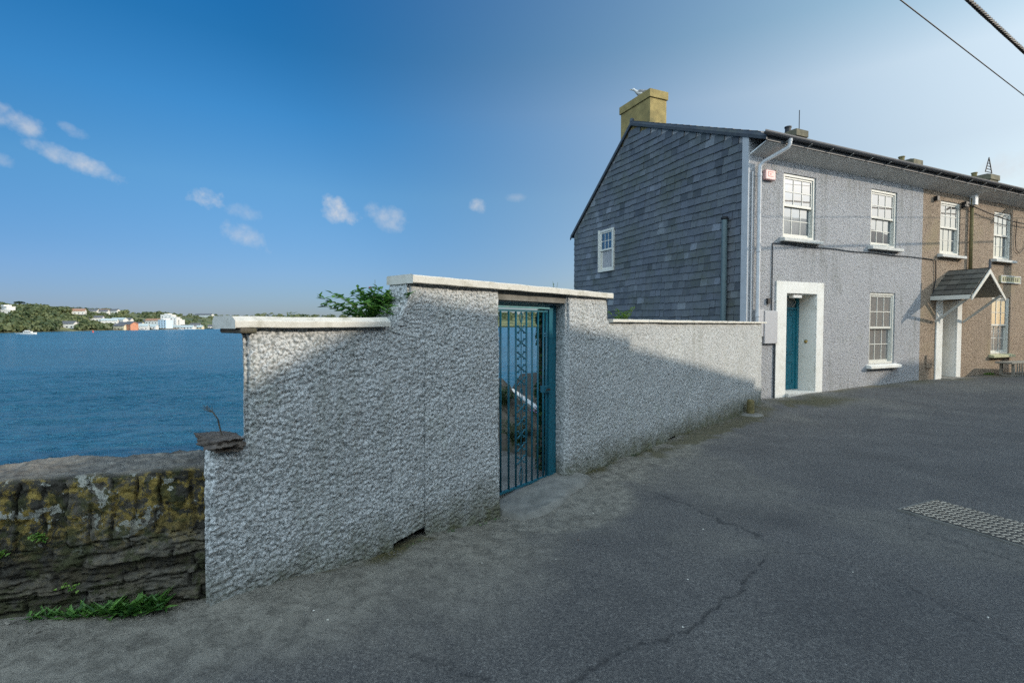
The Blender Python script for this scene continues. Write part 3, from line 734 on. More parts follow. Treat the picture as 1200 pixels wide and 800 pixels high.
# weeds at the foot of the stone wall
def swp(l, n, z): return Vector((SW0[0] + SWD[0]*l + SWN[0]*n, SW0[1] + SWD[1]*l + SWN[1]*n, z))
rzs = math.atan2(SWD[1], SWD[0])
for i, (l, n_, nn, L, sp_, el, lab, nm) in enumerate([
    (.26, -.06, 170, .12, .085, (1.5, .5), 'larger spiky green weed at the foot of the stone wall nearest the white wall', 'weed'),
    (.45, -.05, 150, .095, .09, (1.5, .45), 'dark leafy weed at the foot of the stone wall, middle of the three there', 'weed'),
    (.66, -.04, 50, .07, .05, (1.6, .4), 'smallest weed at the foot of the stone wall, leftmost of the three', 'weed')]):
    p = swp(l, n_, 0); p.z = g1(p.x, p.y) - .005
    tuft(nm, lab, 'weed', p, nn, L, sp_, 'leaf', 'weeds at the foot of the stone wall', i + 20, el, rzs)
def fern(l, z, n, lab, sd_):
    rd = random.Random(sd_); mb = MB()
    for k in range(n):
        a = rd.uniform(0, 6.28); c = rd.random(); mb.col = (c, c, c * .999)
        o0 = Vector((rd.gauss(0, .018), 0, rd.gauss(0, .010)))
        mb.leaf(o0, Vector((math.cos(a), -.8, math.sin(a) * .6)), Vector((0, -.3, 1)), .022 * rd.uniform(.6, 1.2), .016)
    o = mb.build('wall_fern', M['leaf_bright']); o.location = swp(l, -.015, z); o.rotation_euler = (0, 0, rzs + math.pi); tag(o, lab, 'plant', 'small plants growing in the stone wall')
fern(.68, .56, 46, 'bright green tuft in the lichened stone wall, upper of the two on its left', 1)
fern(.83, .50, 34, 'round bright green tuft in the stone wall nearest the left edge of the photo', 2)
fern(.56, .29, 20, 'small dull fern in the lower joints of the stone wall above the weeds', 3)
# weeds and grass along the white wall's foot
for i, (s, nn, L, sp_, lab) in enumerate([(-2.52, 40, .03, .06, 'short grass tuft at the wall foot just right of the drain slot'), (-2.18, 30, .025, .08, 'thin grass tuft at the white wall foot between the drain slot and the gate'),
        (-1.98, 26, .025, .05, 'grass tuft at the corner of the wall beside the gate threshold'), (-2.85, 36, .022, .08, 'low green weed growing in the drain slot'),
        (-.1, 70, .03, .10, 'patch of short grass along the wall foot right of the gate'), (.55, 60, .028, .10, 'mossy grass tuft at the long wall foot a step right of the gate pillar')]):
    p = wpt(s, -.05 if s < -.5 else -.045, 0); p.z = g1(p.x, p.y) - .003
    tuft('grass_tuft', lab, 'grass tuft', p, nn, L, sp_, 'leaf' if i < 4 else 'leaf_dark', 'grass tufts along the foot of the white wall', i + 40, (1, .18), A_W)

# bollard stub + its footing
bp = wpt(5.05, -.12, 0); bz = g1(bp.x, bp.y)
bo = thing('kerb_stub', 'short mossy timber stub standing at the end of the white wall', 'bollard', (bp.x, bp.y, bz), A_W)
mb = MB(); mb.lathe([(.072, -.03), (.070, .0), (.066, .2), (.060, .265), (.050, .285), (.02, .29)], n=14); mb.build('post', M['bollard'], bo, smooth=False, bevel=.003)
mb = MB(); mb.lathe([(.26, -.03), (.22, .012), (.12, .028), (.07, .03)], n=18); o = mb.build('footing', M['concrete'], bo, smooth=True)

# fallen leaf, litter specks
mb = MB(); mb.col = (.5, .5, .499); mb.leaf(Vector((0, 0, 0)), Vector((1, .3, .05)), Vector((0, 0, 1)), .05, .03)
M['dead_leaf'] = leaf_mat('dead_leaf', (.25,.09,.03), (.35,.13,.05))
o = mb.build('fallen_leaf', M['dead_leaf']); o.location = (.48, 3.72, g1(.48, 3.72) + .006); tag(o, 'small orange fallen leaf lying on the tarmac in front of the gate', 'leaf')
sts = [(-.95,2.55),(-1.05,2.62),(.3,3.4),(1.5,3.9),(2.2,3.2),(-.7,2.9),(.9,2.6),(3.0,5.4),(.7,4.3),(1.1,3.1),(2.6,2.7),(-.2,3.3)]
for i, (x, y) in enumerate(sts):
    o = rock('pebble', (.006, .005, .004), (x, y, g1(x, y) + .004 + (n0.mean()*0)), i, M['coping'], seed=i, sub=1)
    tag(o, 'small pale pebble lying loose on the grey tarmac', 'pebble', 'pale pebbles scattered on the road')

# loose grit and crumbs of render washed against the walls
rd = random.Random(12); mb = MB()
for i in range(2600):
    if rd.random() < .8:
        s_ = rd.uniform(-4.1, 6.3)
        if -1.85 < s_ < -.9: continue
        q = wpt(s_, -.035 - abs(rd.gauss(0, .10)), 0)
    else:
        l_ = rd.uniform(0, 1.6); q = swp(l_, -.04 - abs(rd.gauss(0, .09)), 0)
    r_ = rd.uniform(.0025, .008) * (1 if rd.random() < .93 else 1.8); z_ = g1(q.x, q.y) + .002 + (float(fbm(np.array([q.x*1.1]), np.array([q.y*1.1]), 5, 3)[0]) - .5) * .035
    vs = [(q.x + r_ * rd.uniform(-1.2, 1.2), q.y + r_ * rd.uniform(-1.2, 1.2), z_ + r_ * rd.uniform(-.2, .9)) for _ in range(5)]
    mb.add(vs, [(0,1,2),(0,2,3),(0,3,1),(1,2,4),(2,3,4),(3,1,4)])
M['grit'] = simple('grit', (.22,.20,.165), .95, .6, 120, 0)
tag(mb.build('grit', M['grit']), 'loose grit lying along the foot of the walls', 'grit', kind='stuff')

# service cover
so = Vector((3.36, 4.3, 0)); sc_ = thing('service_cover', 'rusty tread plate service cover set in the tarmac at the right', 'cover', (so.x, so.y, g1(3.7, 4.0) + .020), A_H)
mb = MB(); mb.box(0, .54, -1.25, 0, -.03, 0); mb.build('plate', M['iron_plate'], sc_, bevel=.002)
mb = MB()
for i in range(12):
    for j in range(28):
        x = .025 + i * .0445; y = -.025 - j * .0445; a = R(45) if (i + j) % 2 else R(-45)
        T = Matrix.Translation((x, y, 0)) @ Matrix.Rotation(a, 4, 'Z')
        mb.add([T @ Vector(p) for p in ((-.020,-.0065,0),(.020,-.0065,0),(.020,.0065,0),(-.020,.0065,0),(-.015,-.003,.006),(.015,-.003,.006),(.015,.003,.006),(-.015,.003,.006))], [(4,5,6,7),(0,1,5,4),(1,2,6,5),(2,3,7,6),(3,0,4,7)])
M['tread'] = simple('tread', (.36,.32,.26), .38, .3, 9, .1, .001, metal=.5)
mb.build('tread', M['tread'], sc_)
mb = MB()
for a in ((-.02, .56, .002, .02), (-.02, .56, -1.27, -1.252)): mb.box(a[0], a[1], a[2], a[3], -.03, -.004)
mb.box(-.02, -.002, -1.252, .002, -.03, -.004); mb.box(.542, .56, -1.252, .002, -.03, -.004); mb.build('frame', M['concrete'], sc_)

# ================================================================== HOUSES
def wall_holes(mb, x0, x1, z0, z1, holes, y=0, depth=.16):
    xs = sorted({x0, x1, *[h[0] for h in holes], *[h[1] for h in holes]}); zs = sorted({z0, z1, *[h[2] for h in holes], *[h[3] for h in holes]})
    for i in range(len(xs) - 1):
        for j in range(len(zs) - 1):
            cx, cz = .5*(xs[i]+xs[i+1]), .5*(zs[j]+zs[j+1])
            if any(h[0] < cx < h[1] and h[2] < cz < h[3] for h in holes): continue
            mb.add([(xs[i], y, zs[j]), (xs[i+1], y, zs[j]), (xs[i+1], y, zs[j+1]), (xs[i], y, zs[j+1])], [(0,1,2,3)])
    for h in holes:
        d = h[4] if len(h) > 4 else depth
        a, b, c, e = h[:4]
        mb.add([(a,y,c),(b,y,c),(b,y,e),(a,y,e),(a,y+d,c),(b,y+d,c),(b,y+d,e),(a,y+d,e)], [(0,4,5,1),(1,5,6,2),(2,6,7,3),(3,7,4,0)])
def sash(parent, x0, x1, z0, z1, y=.025, T=None, sill=True, up='glass', lo='glass', open_=0, smat='sill', rows=(2, 2), wm='sash', silly=.13, curtain=False):
    """sliding sash window: box frame, two sashes with glazing bars, panes, sill"""
    f = MB(); fw = .065
    f.box(x0, x0+fw, y, y+.12, z0, z1, T); f.box(x1-fw, x1, y, y+.12, z0, z1, T); f.box(x0+fw, x1-fw, y, y+.12, z1-fw, z1, T); f.box(x0+fw, x1-fw, y, y+.12, z0, z0+.05, T)
    w = f.build('window', M[wm], parent, bevel=.003)
    zm = z0 + (z1 - z0) * .50 - .01
    def leafsash(a, b, yy, nr, nm):
        g = MB(); s = .045
        g.box(x0+fw, x0+fw+s, yy, yy+.035, a, b, T); g.box(x1-fw-s, x1-fw, yy, yy+.035, a, b, T)
        g.box(x0+fw+s, x1-fw-s, yy, yy+.035, b-s, b, T); g.box(x0+fw+s, x1-fw-s, yy, yy+.035, a, a+s*1.2, T)
        xa, xb, za, zb_ = x0+fw+s, x1-fw-s, a+s*1.2, b-s
        for i in (1, 2): g.box(xa+(xb-xa)*i/3-.010, xa+(xb-xa)*i/3+.010, yy+.006, yy+.028, za, zb_, T)
        for j in range(1, nr):
            zz = za+(zb_-za)*j/nr
            for i in range(3):
                p, q = xa+(xb-xa)*i/3+(.010 if i else 0), xa+(xb-xa)*(i+1)/3-(.010 if i < 2 else 0)
                g.box(p, q, yy+.006, yy+.028, zz-.010, zz+.010, T)
        g.build(nm, M[wm], w, bevel=.002)
        return (xa, xb, za, zb_)
    u = leafsash(zm, z1-fw, y+.02, rows[0], 'upper_sash'); l = leafsash(z0+.05+open_, zm+.045+open_*.2, y+.062, rows[1], 'lower_sash')
    g = MB(); g.box(u[0], u[1], y+.036, y+.042, u[2], u[3], T); g.build('pane', M[up], w)
    g = MB(); g.box(l[0], l[1], y+.078, y+.084, l[2], l[3], T); g.build('pane', M[lo], w)
    g = MB(); g.box(x0+.002, x1-.002, y+.13, y+.16, z0+.002, z1-.002, T); g.build('curtain', M['curtain'] if not curtain else M['curtain'], w)
    if sill:
        g = MB(); g.prism([(-silly, z0-.105), (-silly, z0-.035), (y, z0+.0), (y, z0-.105)], x0-.10, x1+.12, T); g.build('sill', M[smat], w, bevel=.006)
    return w
ROOF_S = .415
def house_base(name, label, s0, s1, wallmat, zbase):
    h = thing(name, label, 'house', CH, A_H); return h
RIDGE = (4.06, 7.50); REAR = (7.20, 4.9)
def roofz(y): return 5.80 + .415 * y if y <= RIDGE[0] else RIDGE[1] - .825 * (y - RIDGE[0])
def roof_part(h, s0, s1, v0, v1):
    mb = MB(); th = .07
    f = [( -.46, roofz(-.46)), (RIDGE[0], RIDGE[1]), (7.42, roofz(7.42))]
    prof = f + [(p[0], p[1] - th) for p in f[::-1]]
    mb.prism(prof, s0 - v0, s1 + v1)
    r = mb.build('roof', M['roof'], h)
    # slate courses on the road slope
    mc = MB(); rd = random.Random(int(s0 * 10) + 2)
    y = -.47; 
    while y < RIDGE[0] - .1:
        x = s0 - v0 - rd.random() * .1
        while x < s1 + v1:
            w = rd.uniform(.24, .34); xe = min(x + w, s1 + v1 + .01); xs = max(x, s0 - v0 - .01)
            k = rd.uniform(.055, .12); mc.col = (k * .95, k * 1.0, k * 1.12)
            z = roofz(y); z2 = roofz(y + .34); j = rd.uniform(0, .006)
            mc.add([(xs+.003, y, z+.018+j), (xe-.003, y, z+.018+j), (xe-.003, y+.34, z2+.004), (xs+.003, y+.34, z2+.004), (xs+.003, y, z+.006), (xe-.003, y, z+.006)], [(0,1,2,3), (4,5,1,0), (1,5,2), (0,3,4)])
            x += w
        y += .22
    mc.build('slate_course', M['slate'], r)
    rt = MB(); rt.tube([(s0 - v0, RIDGE[0], RIDGE[1]+.0), (s1 + v1, RIDGE[0], RIDGE[1]+.0)], .07, 8); rt.build('ridge_tile', M['roof'], r)
    return r
def eaves(h, s0, s1, a=0, rods=None):
    mb = MB(); mb.prism([(0, 5.30), (-.40, 5.465), (-.40, 5.485), (0, 5.335)], s0 + a, s1); mb.build('soffit', M['soffit'], h)
    mb = MB(); mb.box(s0 + a, s1, -.428, -.402, 5.47, 5.60); mb.build('fascia', M['dark_metal'], h)
    mb = MB(); n = 9; out = []; inn = []
    cy, cz, r = -.50, 5.615, .065
    for i in range(n): t = math.pi * i / (n - 1); out.append((cy - r * math.cos(t), cz - r * math.sin(t)))
    for i in range(n): t = math.pi * (n - 1 - i) / (n - 1); inn.append((cy - (r - .008) * math.cos(t), cz - (r - .008) * math.sin(t)))
    mb.prism(out + inn, s0 + a - (.22 if s0 < 1 else 0), s1 + .0); g = mb.build('gutter', M['gutter'], h)
    mr = MB(); x = s0 + .55
    while x < s1 - .05:
        mr = MB(); mr.tube([(x, -.20, 5.405), (x + .0, -.52, 5.545)], .010, 6); mr.tube([(x, -.42, 5.505), (x, -.42, 5.42)], .007, 6); x += .72
        mr.build('bracket', M['rod'], g)
    return g
def shell(h, s0, s1, wallmat, holes, side_left=None, side_right=None, base=-.25, white_cap=False):
    mb = MB(); wall_holes(mb, s0, s1, base, 5.42, holes)
    # back and party sides
    poly = [(0, base), (0, 5.42), (0.0, roofz(0) - .075), (RIDGE[0], RIDGE[1] - .085), (7.2, roofz(7.2) - .08), (7.2, base - 1)]
    mb.add([(s1, p[0], p[1]) for p in poly], [tuple(range(len(poly)))])
    mb.add([(s0, p[0], p[1]) for p in poly], [tuple(range(len(poly)))[::-1]])
    mb.add([(s0, 7.2, base-5), (s1, 7.2, base-5), (s1, 7.2, roofz(7.2)-.08), (s0, 7.2, roofz(7.2)-.08)], [(0,3,2,1)])
    mb.add([(s0, 0, 5.42), (s1, 0, 5.42), (s1, 0, roofz(0)-.075), (s0, 0, roofz(0)-.075)], [(0,1,2,3)])
    return mb.build('wall', wallmat, h)
def chimney(h, s0, s1, y0, y1, z0, z1, mat='chimney', pots=1, capw=.04, aerial=False, hood=False):
    mb = MB(); mb.box(s0, s1, y0, y1, z0, z1 - .22); mb.box(s0-capw, s1+capw, y0-capw, y1+capw, z1-.218, z1)
    c = mb.build('chimney', M[mat], h, bevel=.008)
    fl = MB(); fl.add([(s0, y0, z1+.002), (s1, y0, z1+.002), (s1, y1, z1+.002), (s0, y1, z1+.002), (s0+.12, y0+.15, z1+.07), (s1-.12, y0+.15, z1+.05), (s1-.12, y1-.15, z1+.08), (s0+.12, y1-.15, z1+.06)], [(0,1,5,4),(1,2,6,5),(2,3,7,6),(3,0,4,7),(4,5,6,7)])
    fl.build('flaunching', M['garden_stone'], c)
    for i in range(pots):
        p = MB(); yy = y0 + (y1 - y0) * (i + .5) / pots
        p.lathe([(.12, 0), (.12, .05), (.10, .06), (.095, .2), (.115, .21), (.115, .25), (.08, .25)], (.5*(s0+s1), yy, z1 + .03), 12); p.build('chimney_pot', M['bollard'] if not hood else M['black'], c, smooth=False)
    return c

# ---- grey end house
S1 = 6.70
gh_ = thing('grey_house', 'grey rendered end house with slate hung gable and teal door', 'house', CH, A_H)
holesG = [(1.20, 2.31, 3.60, 5.05), (4.42, 5.52, 3.62, 5.05), (4.46, 5.54, .60, 2.44), (1.34, 2.38, -.02, 2.33, .62)]
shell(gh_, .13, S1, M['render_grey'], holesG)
roof_part(gh_, .13, S1, .06, 0); g_ = eaves(gh_, .13, S1)
# smooth corner band, verge boards
mb = MB(); mb.box(.078, .128, -.004, .16, -.2, 5.74); mb.build('corner_band', M['plaster_blue'], gh_)
mb = MB(); vg = [(-.46, roofz(-.46) - .072), (RIDGE[0], RIDGE[1] - .072), (7.42, roofz(7.42) - .072)]
mb.prism(vg + [(p[0], p[1] - .07) for p in vg[::-1]], .055, .085); mb.build('verge_board', M['dark_metal'], gh_)
# slate hanging
sl_ = MB(); rd = random.Random(5); z = -1.4; row = 0
GW = (4.86, 5.68, 3.28, 4.62)
def clipx(zt):   # max y at height
    return min(7.22, RIDGE[0] + (RIDGE[1] - .12 - zt) / .825)
def minx(zt): return max(.165, (zt - 5.70) / .415) if zt > 5.70 else .165
while z < 7.35:
    ex = .180 + rd.uniform(-.006, .006); y = .165 + rd.uniform(-.15, 0)
    zt_ = z + ex * 1.25; patchy = rd.random()
    while y < 7.22:
        w = rd.uniform(.15, .31); a = max(y, .165, minx(z + ex)); b = min(y + w, clipx(z + ex))
        y += w
        if b - a < .03: continue
        if z + ex > GW[2] and z < GW[3] and b > GW[0] and a < GW[1]:
            if z + ex * .5 > GW[2] - .03 and z + ex * .5 < GW[3]:
                if a < GW[0] - .03: b = GW[0]
                elif b > GW[1] + .03: a = GW[1]
                else: continue
        k = rd.uniform(.115, .16); bl = rd.uniform(.94, 1.04)
        if rd.random() < .035: k *= 1.8
        if rd.random() < .08: k *= .6
        sl_.col = (k * .93, k * 1.0, k * 1.10 * bl)
        sag = .018 * math.sin(y * 1.3 + z) + rd.uniform(-.007, .007); x0 = .120 - rd.uniform(0, .005); x1 = .097 - rd.uniform(0, .010)
        g = .0025 if rd.random() > .06 else .010; tl = rd.uniform(-.010, .010)
        sl_.add([(x1, a+g, z+sag), (x1, b-g, z+sag+tl), (x0, b-g, z+sag+ex*1.12), (x0, a+g, z+sag+ex*1.12), (x1+.011, a+g, z+sag), (x1+.011, b-g, z+sag+tl), (x0+.008, b-g, z+sag+ex*1.12), (x0+.008, a+g, z+sag+ex*1.12)], [(0,3,2,1),(0,1,5,4),(1,2,6,5),(0,4,7,3)])
    z += ex; row += 1
tag(sl_.build('slate_cladding', M['slate'], gh_))
# gable window: frame lies in the gable plane; local T maps x->-y
TG = Matrix.Translation((.10, 0, 0)) @ Matrix.Rotation(R(-90), 4, 'Z')     # x' -> -y , y' -> +x
def sashG(x0, x1, z0, z1):
    return sash(gh_, x0, x1, z0, z1, y=-.035, T=TG, sill=False, up='glass_dark', lo='glass_dark')
gwn = sashG(-GW[1] + .04, -GW[0] - .03, GW[2] + .03, GW[3] - .03)
mb = MB(); mb.box(-GW[1], -GW[0], -.05, .02, GW[2]-.0, GW[2]+.028, TG); mb.box(-GW[1], -GW[1]+.038, -.055, .02, GW[2]+.029, GW[3], TG); mb.build('surround', M['sash'], gwn, bevel=.003)
# vent pipe on the gable
mb = MB(); mb.tube([(.02, .57, -1), (.02, .57, 4.0)], .062, 14); vp = mb.build('vent_pipe', M['pipe_grey'], gh_, smooth=False)
mb = MB(); mb.lathe([(.07, 0), (.082, .02), (.082, .05), (.05, .07)], (.02, .57, 3.995), 14); mb.build('pipe_cap', M['black'], vp)
# chimney on the gable
chimney(gh_, .13, .71, 3.31, 4.63, 6.9, 8.10, pots=0, capw=.035)
ch2 = chimney(gh_, 6.46, 6.98, 3.6, 4.6, 6.9, 8.12, pots=1, hood=True, mat='chimney_dark')
mb = MB(); mb.tube([(6.6, 3.6, 8.1), (6.6, 3.6, 8.75)], .014, 6); mb.build('aerial', M['black'], ch2)
# windows
sash(gh_, 1.20, 2.31, 3.60, 5.05, open_=0); sash(gh_, 4.42, 5.52, 3.62, 5.05); sash(gh_, 4.46, 5.54, .60, 2.44, up='glass_curtain', lo='glass_curtain', smat='plaster_white')
# door surround and recess
sr = MB(); pj = .028
sr.box(1.0, 1.338, -pj, .0, -.12, 2.60); sr.box(2.382, 2.63, -pj, .0, -.12, 2.60); sr.box(1.338, 2.382, -pj, .0, 2.332, 2.60)
ds = sr.build('door_surround', M['plaster_white'], gh_, bevel=.004)
mb = MB(); mb.box(2.368, 2.379, .0, .60, -.02, 2.328); mb.box(1.341, 1.352, .0, .60, -.02, 2.328); mb.box(1.352, 2.368, .0, .60, 2.316, 2.328); build_each(mb, 'reveal_lining', M['plaster_white'], ds)
mb = MB(); mb.lathe([(.0, -.001), (.042, 0), (.045, .008), (.03, .014), (.02, .02), (.02, .05), (.012, .055)], (0, 0, 0), 16)
kb = mb.build('bell_push', M['brass'], ds); kb.matrix_local = Matrix.Translation((2.366, .22, 1.21)) @ Matrix.Rotation(R(-90), 4, 'Y')
mb = MB(); mb.box(1.345, 2.375, -.10, .44, -.14, .035); mb.build('doorstep', M['sill'], gh_, bevel=.008)
dd_ = MB(); y0 = .44
dd_.box(1.352, 1.43, y0-.03, y0+.06, .036, 2.315); dd_.box(2.29, 2.367, y0-.03, y0+.06, .036, 2.315); dd_.box(1.43, 2.29, y0-.03, y0+.06, 1.985, 2.03); dd_.box(1.43, 2.29, y0-.03, y0+.06, 2.28, 2.315)
door = dd_.build('door', M['door_teal'], gh_, bevel=.003)
mb = MB(); mb.box(1.432, 2.288, y0, y0+.045, .04, 1.98)
for (a, b, c, e) in ((1.52, 1.82, .18, .72), (1.90, 2.20, .18, .72), (1.52, 1.82, .90, 1.85), (1.90, 2.20, .90, 1.85)):
    mb.box(a, b, y0-.012, y0-.0005, c, c+.02); mb.box(a, b, y0-.012, y0-.0005, e-.02, e); mb.box(a, a+.02, y0-.012, y0-.0005, c+.02, e-.02); mb.box(b-.02, b, y0-.012, y0-.0005, c+.02, e-.02)
    mb.box(a+.05, b-.05, y0-.008, y0-.0005, c+.05, e-.05)
mb.build('door_leaf', M['door_teal'], door, bevel=.002)
mb = MB(); mb.box(1.432, 2.288, y0+.01, y0+.02, 2.032, 2.278); mb.build('fanlight', M['glass_dark'], door)
mb = MB()
for i in range(4):
    a = 1.432 + i * .214; m_ = (a + a + .214) / 2
    for p, q in (((a, 2.155), (m_, 2.275)), ((m_, 2.275), (a+.214, 2.155)), ((a+.214, 2.155), (m_, 2.035)), ((m_, 2.035), (a, 2.155))): mb.tube([(p[0], y0+.004, p[1]), (q[0], y0+.004, q[1])], .006, 4)
mb.build('lattice', M['sash'], door)
mb = MB(); mb.box(1.47, 1.60, y0-.012, y0-.001, 1.33, 1.43); mb.build('letter_plate', M['brass'], door); mb = MB(); mb.tube([(1.66, y0-.04, 1.40), (1.66, y0, 1.40)], .018, 10); mb.build('door_knob', M['brass'], door)
mb = MB(); mb.box(1.62, 1.92, .02, .14, 2.235, 2.312); mb.build('porch_lamp', M['plastic_white'], gh_, bevel=.01)
# downpipe
mb = MB(); mb.tube([(.72, -.50, 5.56), (.72, -.50, 5.45), (.70, -.47, 5.38), (.40, -.13, 5.15), (.34, -.085, 5.06), (.335, -.08, 4.9), (.335, -.08, 1.75), (.335, -.08, .0)], .042, 12); dp = mb.build('downpipe', M['pipe_white'], gh_, smooth=True)
mb = MB()
for z in (5.5, 4.83, 3.2, 1.78): mb.tube([( .335 if z < 5.4 else .72, -.08 if z < 5.4 else -.50, z), (.335 if z < 5.4 else .72, -.08 if z < 5.4 else -.50, z + .06)], .05, 12)
build_each(mb, 'collar', M['pipe_white'], dp)
mb = MB(); mb.tube([(.18, -.03, 4.93), (.18, -.03, 0)], .016, 8); mb.build('thin_pipe', M['plaster_blue'], gh_)
# alarm, meter box, cable
mb = MB(); mb.box(.52, .84, -.085, -.002, 4.80, 5.02); ab = mb.build('alarm_box', M['alarm'], gh_, bevel=.02)
mb = MB(); 
for zz in (4.965, 4.87): mb.box(.60, .76, -.089, -.0855, zz, zz + .014)
mb.box(.60, .612, -.089, -.0855, 4.884, 4.965); mb.box(.655,.70,-.089,-.0855,4.91,4.94); mb.build('emblem', M['alarm_red'], ab)
mb = MB(); mb.box(.585, .995, -.07, -.002, 1.19, 1.92); b_ = mb.build('meter_box', M['box_grey'], gh_, bevel=.008)
mb = MB(); mb.box(.33, .56, -.06, -.002, 1.35, 1.95); mb.build('meter_box', M['box_grey'], gh_, bevel=.008)
mb = MB(); mb.tube([(.97, -.02, 1.19), (.97, -.02, -.05)], .016, 6); mb.tube([(.86, -.016, 3.44), (.86, -.016, 1.93)], .012, 6)
build_each(mb, 'conduit', M['dark_metal'], gh_)
mb = MB(); pts = [(.86, -.02, 3.44)]
for i in range(1, 26): x = .86 + i * (6.68 - .86) / 25; pts.append((x, -.022, 3.44 + .03 * math.sin(i * .9) * .3 - .02*(i/25)))
mb.tube(pts, .011, 5); mb.build('cable', M['dark_metal'], gh_)
mb = MB(); mb.box(.88, .93, -.05, -.002, 4.98, 5.05); mb.box(.70, .78, -.05, -.002, 2.08, 2.2); build_each(mb, 'cable_clip', M['black'], gh_)

# ---- brown house
bh = thing('brown_house', 'brown rendered terrace house with a slate porch hood over its door', 'house', CH, A_H)
D0, D1 = 7.76, 8.50
holesB = [(7.55, 8.58, 3.60, 5.07), (10.45, 11.48, 3.62, 5.04), (10.46, 11.55, .72, 2.46), (D0, D1, -.02, 2.30, .9)]
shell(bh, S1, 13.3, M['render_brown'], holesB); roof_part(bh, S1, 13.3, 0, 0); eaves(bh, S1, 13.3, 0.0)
for a, b, c, e, gl, sm in ((7.55, 8.58, 3.60, 5.07, 'glass', 'sill'), (10.45, 11.48, 3.62, 5.04, 'glass', 'sill'), (10.46, 11.55, .72, 2.46, 'glass_curtain', 'moss_sill')): sash(bh, a, b, c, e, up=gl, lo=gl, smat=sm)
chimney(bh, 12.95, 13.5, 3.5, 4.6, 6.9, 7.98, pots=1, mat='chimney_dark')
mb = MB(); mb.box(D0-.31, D0-.002, -.03, 0, -.15, 2.32); mb.box(D1+.002, D1+.24, -.03, 0, -.15, 2.32)
ds = mb.build('door_surround', M['plaster_white'], bh, bevel=.004)
mb = MB(); mb.box(D1-.012, D1-.002, 0, .88, .02, 2.29); mb.box(D0+.002, D0+.012, 0, .88, .02, 2.29); mb.build('reveal_lining', M['plaster_white'], ds)
mb = MB(); mb.box(D0+.015, D1-.015, .80, .86, .05, 2.28); mb.build('door', M['wood'], bh)
mb = MB(); mb.box(D0-.02, D1+.02, -.25, .8, -.1, .115); mb.build('doorstep', M['concrete'], bh, bevel=.01)
# porch hood
rz_, ez = 3.12, 2.41; rl, rr, rm = 7.20, 8.86, 8.03; PJ = .88; tk = .035
hood = MB()
def slopeq(xa, za, xb, zb2, y0, y1, t): hood.add([(xa,y0,za),(xb,y0,zb2),(xb,y1,zb2),(xa,y1,za),(xa,y0,za-t),(xb,y0,zb2-t),(xb,y1,zb2-t),(xa,y1,za-t)], [(0,1,2,3),(7,6,5,4),(0,4,5,1),(1,5,6,2),(2,6,7,3),(3,7,4,0)])
slopeq(rl, ez, rm, rz_, -PJ, 0, tk); slopeq(rm, rz_, rr, ez, -PJ, 0, tk)
pr = hood.build('porch_hood', M['wood'], bh)
mb = MB(); rd = random.Random(3)
for sgn in (0, 1):
    for r_ in range(5):
        for c_ in range(4):
            t0 = r_ / 5; t1 = (r_ + 1.25) / 5; t1 = min(t1, 1.02)
            if sgn == 0: xa = rl - .03 + (rm - rl) * t0; xb = rl + (rm - rl) * t1; za = ez + (rz_ - ez) * t0; zb2 = ez + (rz_ - ez) * t1
            else: xa = rr + .03 - (rr - rm) * t0; xb = rr - (rr - rm) * t1; za = ez + (rz_ - ez) * t0; zb2 = ez + (rz_ - ez) * t1
            ya = -PJ - .03 + c_ * (PJ + .03) / 4 + .003; yb = -PJ - .03 + (c_ + 1) * (PJ + .03) / 4 - .003
            k = rd.uniform(.06, .12); mb.col = (k * 1.15, k * 1.08, k * .9)
            mb.add([(xa, ya, za+.028), (xa, yb, za+.028), (xb, yb, zb2+.008), (xb, ya, zb2+.008), (xa, ya, za+.012), (xa, yb, za+.012)], [(0,3,2,1) if sgn == 0 else (0,1,2,3), (0,1,5,4), (0,4,3), (1,2,5)])
mb.build('hood_slates', M['slate'], pr)
mb = MB()
for sgn, xa in ((1, rl), (-1, rr)):
    mb.add([(xa - sgn*.03, -PJ-.055, ez-.06), (rm, -PJ-.055, rz_-.04+.02), (rm, -PJ-.055, rz_-.14), (xa - sgn*.03, -PJ-.055, ez-.15), (xa - sgn*.03, -PJ-.032, ez-.06), (rm, -PJ-.032, rz_-.02), (rm, -PJ-.032, rz_-.14), (xa - sgn*.03, -PJ-.032, ez-.15)], [(0,1,2,3),(7,6,5,4),(0,4,5,1),(3,2,6,7),(0,3,7,4),(1,5,6,2)])
mb.box(rl - .035, rl - .01, -PJ, .0, ez - .12, ez - .01)
mb.build('bargeboard', M['sash'], pr)
mb = MB(); mb.tube([(rm, -PJ-.04, rz_), (rm, -PJ-.04, rz_+.17)], [.035, .02], 6); mb.box(rm-.02, rm+.02, -PJ-.06, -PJ-.02, rz_+.17, rz_+.24); mb.build('finial', M['gutter'], pr)
for x in (rl + .16, rr - .08):
    mb = MB(); mb.tube([(x, -PJ + .02, ez + .0), (x, -.03, ez - .72)], .035, 4); mb.build('strut', M['sash'], pr)
mb = MB(); mb.add([(rl+.06, -.02, ez-.0), (rr-.06, -.02, ez), (rm, -.02, rz_-.05)], [(0,1,2)]); mb.build('gable_board', M['plaster_white'], pr)
